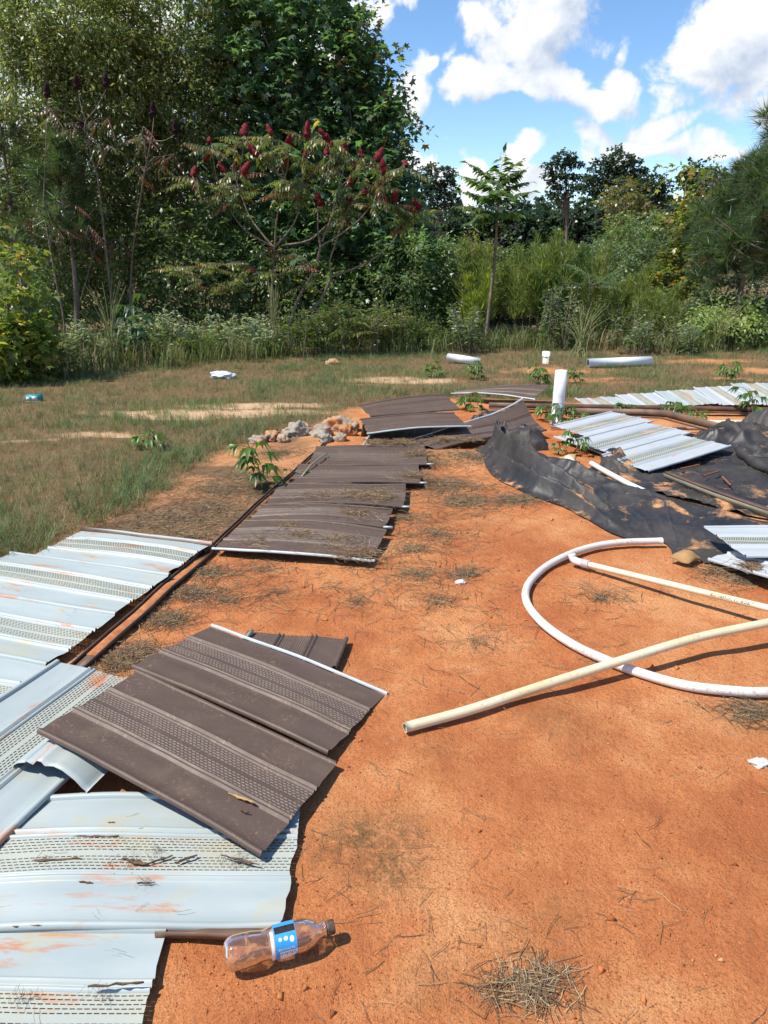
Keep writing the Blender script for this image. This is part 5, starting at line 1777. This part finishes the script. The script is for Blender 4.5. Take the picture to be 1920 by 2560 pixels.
def grass_object(name, label, P, size, cols, tp_, g, cat='grass'):
    P3 = np.c_[P, gh(P) - .004]
    V, F, k = compose(tp_, P3, zrot(len(P), g), size)
    o = mesh(name, V, F, grass_mat, None, cols=np.repeat(cols, k, 0))
    tag(o, label, cat, kind='stuff')
    return o


g = np.random.default_rng(12)
n_ = 60000
yy_ = 3.0 + (13.5 - 3.0) * g.uniform(0, 1, n_) ** 1.0
xx_ = g.uniform(-.62, .62, n_) * (yy_ + .6)
P = np.stack([xx_, yy_], 1)
pr = grassiness(P)
ptch = fbm(P * 1.6, 50)
keep = (g.uniform(0, 1, n_) < pr * (.35 + .9 * ptch)) & (pr > .25)
P, ptch = P[keep], ptch[keep]
gc = palette(len(P), [(.11, .16, .065), (.15, .18, .075), (.25, .20, .11), (.20, .145, .085), (.35, .29, .17)], [3.4, 3.0, 3.0, 2.6, 2.4], g=g)
gc = np.where((ptch > .55)[:, None], gc * np.array([.72, 1.0, .85]), gc)
grass_object('grass', 'short patchy olive and brown grass', P, g.uniform(.038, .088, len(P)) * (.7 + .7 * ptch), gc, tuft(10, 1, 1.1), g)
# greener, longer fringe along the pad
n_ = 9000
P = np.stack([g.uniform(-3.4, 2.5, n_), g.uniform(2.8, 8.5, n_)], 1)
d = edge_dist(GRASS_EDGE, P)
ins = inside(GRASS_POLY, P)
pr = np.exp(-((d - .22) / .22) ** 2) * ins * (.3 + .9 * fbm(P * 1.7, 70)) * (P[:, 0] < -.95) + .55 * np.exp(-((d - .3) / .35) ** 2) * ins * (P[:, 0] >= .0) * (fbm(P * 2.1, 71) > .47)
keep = g.uniform(0, 1, n_) < pr * 1.0
P = P[keep]
grass_object('green_grass', 'longer blue-green grass fringe beside the pale panels', P, g.uniform(.07, .15, len(P)), palette(len(P), [(.085, .135, .055), (.115, .165, .065), (.16, .19, .08), (.25, .21, .11)], [4, 4, 2.5, 1.5], g=g), tuft(13, 2, 1.15), g)
# tall grass at the wood edge
n_ = 3000
yy_ = g.uniform(9.6, 13.6, n_)
P = np.stack([g.uniform(-.58, .60, n_) * yy_, yy_], 1)
lim = np.interp(P[:, 0] / P[:, 1] * 1, [-.55, -.3, -.1, .05, .2, .35, .6], [8.9, 10.0, 11.2, 11.7, 12.0, 12.0, 11.7])
keep = (P[:, 1] > lim + (fbm(P * 1.5, 80) - .5) * 1.2) & (g.uniform(0, 1, n_) < .35 + fbm(P * 1.2, 81))
P = P[keep]
grass_object('tall_grass', 'tall rough grass and stalks along the edge of the wood', P, g.uniform(.16, .5, len(P)), palette(len(P), [(.11, .15, .05), (.15, .18, .07), (.24, .22, .12), (.20, .15, .09), (.08, .11, .04)], [3, 3, 2, 1.5, 2], g=g), tuft(11, 3, .8), g)
# long arching stalks as things
for lb, x, y, Y, H in [('clump of tall arching yellow grass stalks before the grey saplings', 285, 900, 10.3, 1.25), ('stiff upright reed stalks at the foot of the fanned sumac', 690, 880, 11.6, 1.3), ('dry pale grass stalks at the right edge of the brush', 1790, 880, 12.0, .95), ('arching pale grass clump right of the pipe stub', 1450, 900, 11.3, .9)]:
    g2 = np.random.default_rng(int(x))
    b0 = pv(x, y, Y)
    b0.z = float(gh([[b0.x, Y]])[0])
    root = empty('grass_clump', b0, lb, 'grass clump')
    L_ = []
    for i in range(26):
        a_ = g2.uniform(0, 6.28)
        ln = g2.uniform(.1, .5) * (.3 if 'stiff' in lb else 1)
        h_ = H * g2.uniform(.5, 1)
        L_.append((spline([Vector((g2.normal(0, .06), g2.normal(0, .06), 0)), Vector((math.cos(a_) * ln * .3, math.sin(a_) * ln * .3, h_ * .6)), Vector((math.cos(a_) * ln, math.sin(a_) * ln, h_ * .95))], 6), .006, .002))
    c1 = simple('stalk', (.16, .19, .06), (.27, .26, .11), 5, .7)
    limbs_object('stalks', L_[:13], c1, root)
    limbs_object('blades', L_[13:], c1, root)

# ------------------------------------------------------------------ straw, needles, crumbs
def straw_tpl(n=4, seed=0):
    g = np.random.default_rng(seed)
    V, F = [], []
    pts_ = [np.array([i / n - .5, .035 * math.sin(i * 1.3 + seed), 0.0 + .03 * math.sin(i * 2.3 + seed)]) for i in range(n + 1)]
    for p in pts_:
        V += [p + np.array([0, .010, .0]), p + np.array([0, -.010, .0]), p + np.array([0, 0, .016])]
    for i in range(n):
        a_ = 3 * i
        F += [(a_, a_ + 3, a_ + 2), (a_ + 2, a_ + 3, a_ + 5), (a_ + 1, a_ + 2, a_ + 4), (a_ + 2, a_ + 5, a_ + 4)]
    return np.array(V), np.array(F)


g = np.random.default_rng(31)
STRAW = [(.13, .085, .05), (.19, .13, .075), (.085, .055, .035), (.30, .22, .12), (.21, .15, .085)]


def straw_mass(name, label, spots, seed, lift=.004, tilt=.12, size=(.04, .11), pal=None, w=(4, 4, 3, 1.3, 2)):
    g = np.random.default_rng(seed)
    P, S2 = [], []
    for x, y, r_, n, z in spots:
        c_ = gp(x, y, z)
        n = int(n)
        rr = np.abs(g.normal(0, r_ * .62, n))
        a_ = g.uniform(0, 6.28, n)
        p = np.stack([c_.x + rr * np.cos(a_) * 1.2, c_.y + rr * np.sin(a_) * .8], 1)
        base_ = gh(p) if z < .015 else np.full(n, z)
        zz2 = base_ + lift + g.uniform(0, 1, n) ** 2 * .011 * np.exp(-rr / r_)
        P.append(np.c_[p, zz2])
        S2.append(g.uniform(*size, n))
    P, S2 = np.vstack(P), np.concatenate(S2)
    a_ = g.uniform(0, 6.28, len(P))
    D = np.stack([np.cos(a_), np.sin(a_), g.normal(0, tilt, len(P))], 1)
    tps = [straw_tpl(4, s) for s in range(3)]
    Vs, Fs, Cs, o = [], [], [], 0
    for k in range(3):
        sel = np.arange(len(P)) % 3 == k
        V, F, kk = compose(tps[k], P[sel], rot_from(D[sel], .1, g), S2[sel])
        V = V.copy()
        Vs.append(V)
        Fs.append(F + o)
        o += len(V)
        Cs.append(np.repeat(palette(sel.sum(), pal or STRAW, list(w), g=g), kk, 0))
    ob = mesh(name, np.vstack(Vs), np.vstack(Fs), dry_mat, None, cols=np.vstack(Cs))
    tag(ob, label, 'straw', kind='stuff')


straw_mass('straw_litter', 'dead grass and pine straw strewn over the clay', [
    (1060, 1165, .24, 900, 0), (1180, 1150, .26, 700, 0), (1110, 1210, .30, 1300, 0), (1160, 1250, .30, 1000, 0), (1290, 1245, .11, 700, 0), (1010, 1290, .2, 250, 0), (1090, 1330, .28, 350, 0), (1030, 1370, .3, 300, 0), (1050, 1440, .28, 260, 0), (1165, 1432, .09, 170, 0), (1100, 1500, .3, 160, 0),
    (340, 1630, .13, 500, 0), (420, 1545, .12, 420, 0), (480, 1480, .13, 380, 0), (520, 1430, .14, 300, 0), (300, 1660, .1, 260, 0), (650, 1420, .3, 200, 0), (700, 1480, .3, 120, 0), (560, 1500, .25, 200, 0),
    (1880, 1780, .10, 260, 0), (1850, 1440, .16, 330, 0), (1800, 1420, .1, 160, 0), (1500, 1490, .2, 160, 0), (1430, 1250, .4, 120, 0), (1200, 1600, .5, 140, 0), (900, 1500, .3, 120, 0), (1560, 1130, .3, 60, 0),
    (1020, 950 + 160, .12, 260, .03), (430, 1290, .4, 1900, 0), (520, 1265, .35, 1500, 0), (560, 1220, .4, 1500, 0), (620, 1190, .35, 1000, 0), (700, 1130, .25, 500, 0), (480, 1340, .3, 900, 0), (350, 1310, .3, 900, 0)], 1)
straw_mass('straw_on_panels', 'dead grass caught on the brown panel row', [
    (900, 1385, .10, 330, .045), (830, 1355, .12, 260, .045), (760, 1335, .10, 200, .05), (720, 1320, .05, 120, .05), (920, 1240, .16, 420, .048), (880, 1285, .12, 200, .05), (1040, 1190, .12, 260, .045), (1045, 1135, .11, 380, .045), (800, 1240, .3, 150, .05), (650, 1350, .2, 60, .05),
    (1000, 1105, .14, 260, .06), (940, 1105, .12, 160, .06), (1120, 1098, .12, 260, .07), (1180, 1100, .1, 160, .06), (1880, 1420, .07, 160, .06)], 2, lift=.006)
straw_mass('panel_litter', 'rootlets and bark crumbs scattered on the pale panels', [(120, 2150, .03, 12, .022), (330, 2155, .05, 22, .022), (400, 2130, .03, 16, .022), (590, 2150, .035, 34, .022), (50, 2500, .03, 22, .016), (250, 2490, .03, 12, .016), (365, 2207, .02, 10, .022), (300, 2100, .15, 22, .022), (300, 2260, .2, 12, .020), (150, 1800, .12, 12, .06), (200, 1560, .25, 14, .035)], 6, lift=.004, size=(.008, .04), tilt=.05)
straw_mass('straw_clump', 'matted clump of pale dead straw on the bare clay', [(1330, 2455, .065, 150, 0), (1375, 2425, .06, 70, 0), (1275, 2445, .07, 70, 0), (1340, 2480, .09, 70, 0), (1240, 2480, .05, 30, 0)], 3, size=(.02, .085), tilt=.06, pal=((.15, .10, .06), (.24, .17, .10), (.10, .065, .04), (.36, .28, .17)), w=(3, 3, 2, 2))
# twigs and stray stems, thinly over everything
sp_list = []
gg = np.random.default_rng(91)
for i in range(150):
    x, y = gg.uniform(720, 1920), 1400 + 1160 * gg.uniform(0, 1) ** .8
    sp_list.append((x, y, .05, gg.integers(1, 4), 0))
straw_mass('stray_twigs', 'single stray stems and rootlets over the clay', sp_list, 4, size=(.02, .075), lift=.002)
# crumbs of soil
def crumb():
    v = np.array([(1, 0, 0), (-.7, .6, 0), (-.5, -.8, .1), (0, .1, .9), (0, 0, -.5)], float)
    return v, np.array([(0, 1, 3), (1, 2, 3), (2, 0, 3), (1, 0, 4), (2, 1, 4), (0, 2, 4)])


g = np.random.default_rng(55)
n_ = 16000
yy_ = .85 + 4.6 * g.uniform(0, 1, n_) ** 1.5
P = np.stack([g.uniform(-.45, .62, n_) * yy_, yy_], 1)
P = P[(grassiness(P) < .3)]
P = P[g.uniform(0, 1, len(P)) < .25 + 1.2 * np.clip(fbm(P * 3, 66) - .35, 0, 1)]
s2 = np.abs(g.normal(0, .0016, len(P))) + .0006
s2[::23] *= 3.2
V, F, k = compose(crumb(), np.c_[P, gh(P) + .001], zrot(len(P), g), s2)
o = mesh('soil_crumbs', V, F, dry_mat, None, cols=np.repeat(palette(len(P), [(.42, .15, .055), (.34, .11, .042), (.22, .085, .04), (.5, .24, .11)], [4, 3, 1, 1], g=g), k, 0))
tag(o, 'loose crumbs of orange clay on the bare ground', 'soil', kind='stuff')


# ------------------------------------------------------------------ rocks, scraps and litter
def rock_geo(seed, sx=1, sy=1, sz=.7):
    import bmesh
    bm = bmesh.new()
    bmesh.ops.create_icosphere(bm, subdivisions=4, radius=1)
    V = np.array([v.co[:] for v in bm.verts])
    F = np.array([[v.index for v in f.verts] for f in bm.faces])
    bm.free()
    d = fbm(V * 1.3 + seed * 5, seed, 4)
    c_ = fbm(V * 3.5 + seed * 3, seed + 4, 3)
    c2 = fbm(V * 8 + seed, seed + 9, 3)
    V = V * (.35 + 1.05 * d + .6 * (c_ - .5) + .3 * (c2 - .5))[:, None]
    return V * np.array([sx, sy, sz]), F


rock_m, nt, b = new_mat('pale_and_orange_stone')
co = obj_co(nt)
oi = N(nt, 'ShaderNodeObjectInfo')
f0 = M(nt, 'ADD', noise(nt, co, 9, 5, 0.6), M(nt, 'MULTIPLY', M(nt, 'SUBTRACT', oi.outputs['Random'], 0.5), 0.35))
c = ramp(nt, f0, [(0.38, (0.33, 0.29, 0.23)), (0.5, (0.39, 0.31, 0.22)), (0.60, (0.52, 0.23, 0.09)), (0.75, (0.45, 0.17, 0.06))])
nt.links.new(c, b.inputs['Base Color'])
b.inputs['Roughness'].default_value = .95
bump(nt, b, noise(nt, co, 45, 6, 0.7), .8, .02)
rk = [(648, 1106, .085, 'small orange rock at the grassy end of the rock line'), (678, 1100, .10, 'pale rough rock next to the small orange rock'), (708, 1104, .07, 'low orange rock between pale rocks in the rock line'), (738, 1092, .13, 'big orange-faced rock in the middle of the rock line'), (760, 1080, .10, 'grey-topped rock behind the big orange-faced rock'),
      (800, 1094, .11, 'pale and orange rock near the brown channel'), (812, 1110, .09, 'pale pitted rock touching the brown channel'), (846, 1074, .15, 'large pale rock against the brown metal flap'), (868, 1090, .10, 'rounded pale rock below the large pale rock'), (880, 1075, .10, 'orange rock between the pale rocks and the heap'), (850, 1108, .07, 'small pale rock at the corner of the brown row'), (745, 1176, .045, 'small pale stone at the channel by the tiny weed')]
for k_, (x, y, r_, lb) in enumerate(rk):
    p = gp(x, y)
    r_ *= .92
    V, F = rock_geo(k_ + 2, r_, r_ * .8, r_ * .75)
    o = mesh('rock', V, F, rock_m)
    o.location = (p.x, p.y + r_ * .3, float(gh([[p.x, p.y]])[0]) + r_ * .22)
    o.rotation_euler = (0, 0, k_ * 1.3)
    tag(o, lb, 'rock')
for lb, x, y, r_ in [('orange boulder at the brush edge by the green weeds', 832, 908, .12), ('small white stone on the clay between straw patches', 1153, 1456, .028), ('flat pale stone on the clay near the straw at the right', 1897, 1906, .030)]:
    p = gp(x, y)
    V, F = rock_geo(int(x), r_, r_ * .7, r_ * .5)
    o = mesh('rock', V, F, rock_m if 'orange' in lb else simple('white_stone', (.5, .47, .42), (.66, .63, .58), 20, .9, .4))
    o.location = (p.x, p.y, float(gh([[p.x, p.y]])[0]) + r_ * .15)
    tag(o, lb, 'rock')


def slab(name, label, cat, corners, th_, mat_, bow=0.0, n=8):
    c4 = [np.array(tuple(c_)) for c_ in corners]
    V = []
    for i in range(n + 1):
        for j in range(n + 1):
            s, t = i / n, j / n
            p = (c4[0] * (1 - s) + c4[1] * s) * (1 - t) + (c4[3] * (1 - s) + c4[2] * s) * t
            p = p + np.array([0, 0, bow * math.sin(s * math.pi) * math.sin(t * math.pi) + .004 * math.sin(s * 7 + t * 5)])
            V.append(p)
    o = mesh(name, np.array(V), grid_faces(n + 1, n + 1), mat_, smooth=True)
    m_ = o.modifiers.new('body', 'SOLIDIFY')
    m_.thickness = th_
    return tag(o, label, cat)


card = simple('weathered_cardboard', (.25, .14, .05), (.38, .23, .095), 14, .85, .3)
wood = simple('raw_wood', (.34, .19, .07), (.50, .31, .13), 9, .8, .2)
slab('cardboard_scrap', 'curled tan cardboard scrap at the edge of the folded black sheeting', 'cardboard', [gp(1672, 1393, .02), gp(1722, 1410, .012), gp(1755, 1393, .02), gp(1712, 1370, .035)], .004, card, .025)
slab('wood_scrap', 'tan splintered wood scrap above the half buried pipe stub', 'wood', [gp(1372, 1156, .05), gp(1440, 1150, .05), gp(1440, 1133, .08), gp(1412, 1138, .07)], .012, wood)
# thin rusty rods on the sheeting
for lb, a_, b2 in [('thin rusty rod on the black sheeting nearest the white panel', (1700, 1172), (1748, 1162)), ('thin rusty rod in the middle of the flat black sheeting', (1758, 1190), (1796, 1178)), ('short rusty rod pointing toward the fascia channel', (1806, 1192), (1828, 1214))]:
    tube('rusty_rod', [gp(*a_, .05), gp(*b2, .055)], .006, simple('rust', (.16, .05, .025), (.28, .10, .045), 40, .9), inner=False, seg=8, label=lb, cat='rod')
# bark on the pale panels
bark_d = simple('dark_bark', (.06, .035, .024), (.20, .12, .075), 60, .95, .6)
bk = [('dark bark strip along the groove of the bark-littered pale panel', 240, 2092, .115, .010, 0.0), ('long dark bark flake on the vents of the pale panel', 145, 2150, .115, .016, .05), ('reddish bark flake in the middle of the vents', 338, 2155, .07, .022, -.25), ('forked bark piece on the vents beside the reddish flake', 400, 2150, .06, .009, .45), ('thin bark sliver pointing to the brown panel corner', 465, 2148, .055, .011, .5), ('bark and rootlet tangle near the brown panel corner', 600, 2150, .10, .010, -.3), ('small bark sliver in the lower groove', 215, 2207, .035, .007, -.1), ('bark chip in the lower groove by its rootlets', 365, 2208, .04, .008, .1), ('dark bark strip by the overlap of the two pale panels', 75, 2316, .075, .008, 0.02), ('long thin bark stick on the shorter pale panel', 290, 2462, .11, .008, .08),
      ('tan splintered bark lying on the front brown panel', 605, 1996, .085, .013, -.45), ('tiny bark chip on the front brown panel', 612, 2030, .025, .008, -.2), ('small dark chip on the upper pale flat', 278, 2058, .02, .006, 0)]
for k_, (lb, x, y, L_, w_, an) in enumerate(bk):
    g = np.random.default_rng(k_)
    zb_ = .058 if 'brown panel' in lb and 'lying' in lb or 'tiny' in lb else .027
    p = gp(x, y, zb_)
    n = 9
    V, F = [], []
    for i in range(n):
        t = i / (n - 1)
        ww = w_ * (.25 + .75 * math.sin(t * math.pi) ** .6) * g.uniform(.35, 1.15) / 2.6
        cy = g.normal(0, w_ * .07)
        hh = .0015 + .004 * g.uniform(0, 1)
        V += [((t - .5) * L_, cy - ww, 0), ((t - .5) * L_, cy + ww, 0), ((t - .5) * L_, cy + ww * .4, hh), ((t - .5) * L_, cy - ww * .5, hh)]
    for i in range(n - 1):
        for j in range(4):
            F.append((4 * i + j, 4 * i + (j + 1) % 4, 4 * i + 4 + (j + 1) % 4, 4 * i + 4 + j))
    F += [(3, 2, 1, 0), (4 * n - 4, 4 * n - 3, 4 * n - 2, 4 * n - 1)]
    o = mesh('bark_piece', np.array(V), np.array(F), wood if 'tan ' in lb else bark_d)
    o.location = p
    o.rotation_euler = (0, 0, an)
    tag(o, lb, 'bark')
# far litter
p = gp(82, 1001)
bx = empty('carton', (p.x, p.y, float(gh([[p.x, p.y]])[0])), 'small teal and white carton lying under the yellow-green bush', 'carton')
teal, tw = simple('teal_print', (.02, .22, .26), (.04, .30, .33), 20, .5), simple('carton_white', (.5, .58, .6), (.66, .72, .72), 40, .5)


def box_geo(x0, x1, y0, y1, z0, z1):
    V = np.array([(x, y, z) for z in (z0, z1) for x, y in ((x0, y0), (x1, y0), (x1, y1), (x0, y1))])
    return V, np.array([[0, 3, 2, 1], [4, 5, 6, 7], [0, 1, 5, 4], [1, 2, 6, 5], [2, 3, 7, 6], [3, 0, 4, 7]])


mesh('box', *box_geo(-.075, .075, 0, .10, 0, .065), teal, bx)
mesh('white_panel', *box_geo(-.062, -.025, -.003, .001, .012, .052), tw, bx)
mesh('white_panel', *box_geo(-.005, .045, -.003, .001, .016, .060), tw, bx)
mesh('white_stripe', *box_geo(-.074, .074, -.003, .001, .002, .009), tw, bx)
bx.rotation_euler = (0, 0, .15)
p = gp(556, 943)
V, F = rock_geo(33, .17, .09, .055)
bag = mesh('plastic_bag', V, F, simple('white_plastic', (.45, .52, .55), (.66, .70, .72), 22, .35, .5, .5))
bag.location = (p.x, p.y, float(gh([[p.x, p.y]])[0]) + .04)
tag(bag, 'crumpled white plastic bag in the grass before the silvery weeds', 'bag')
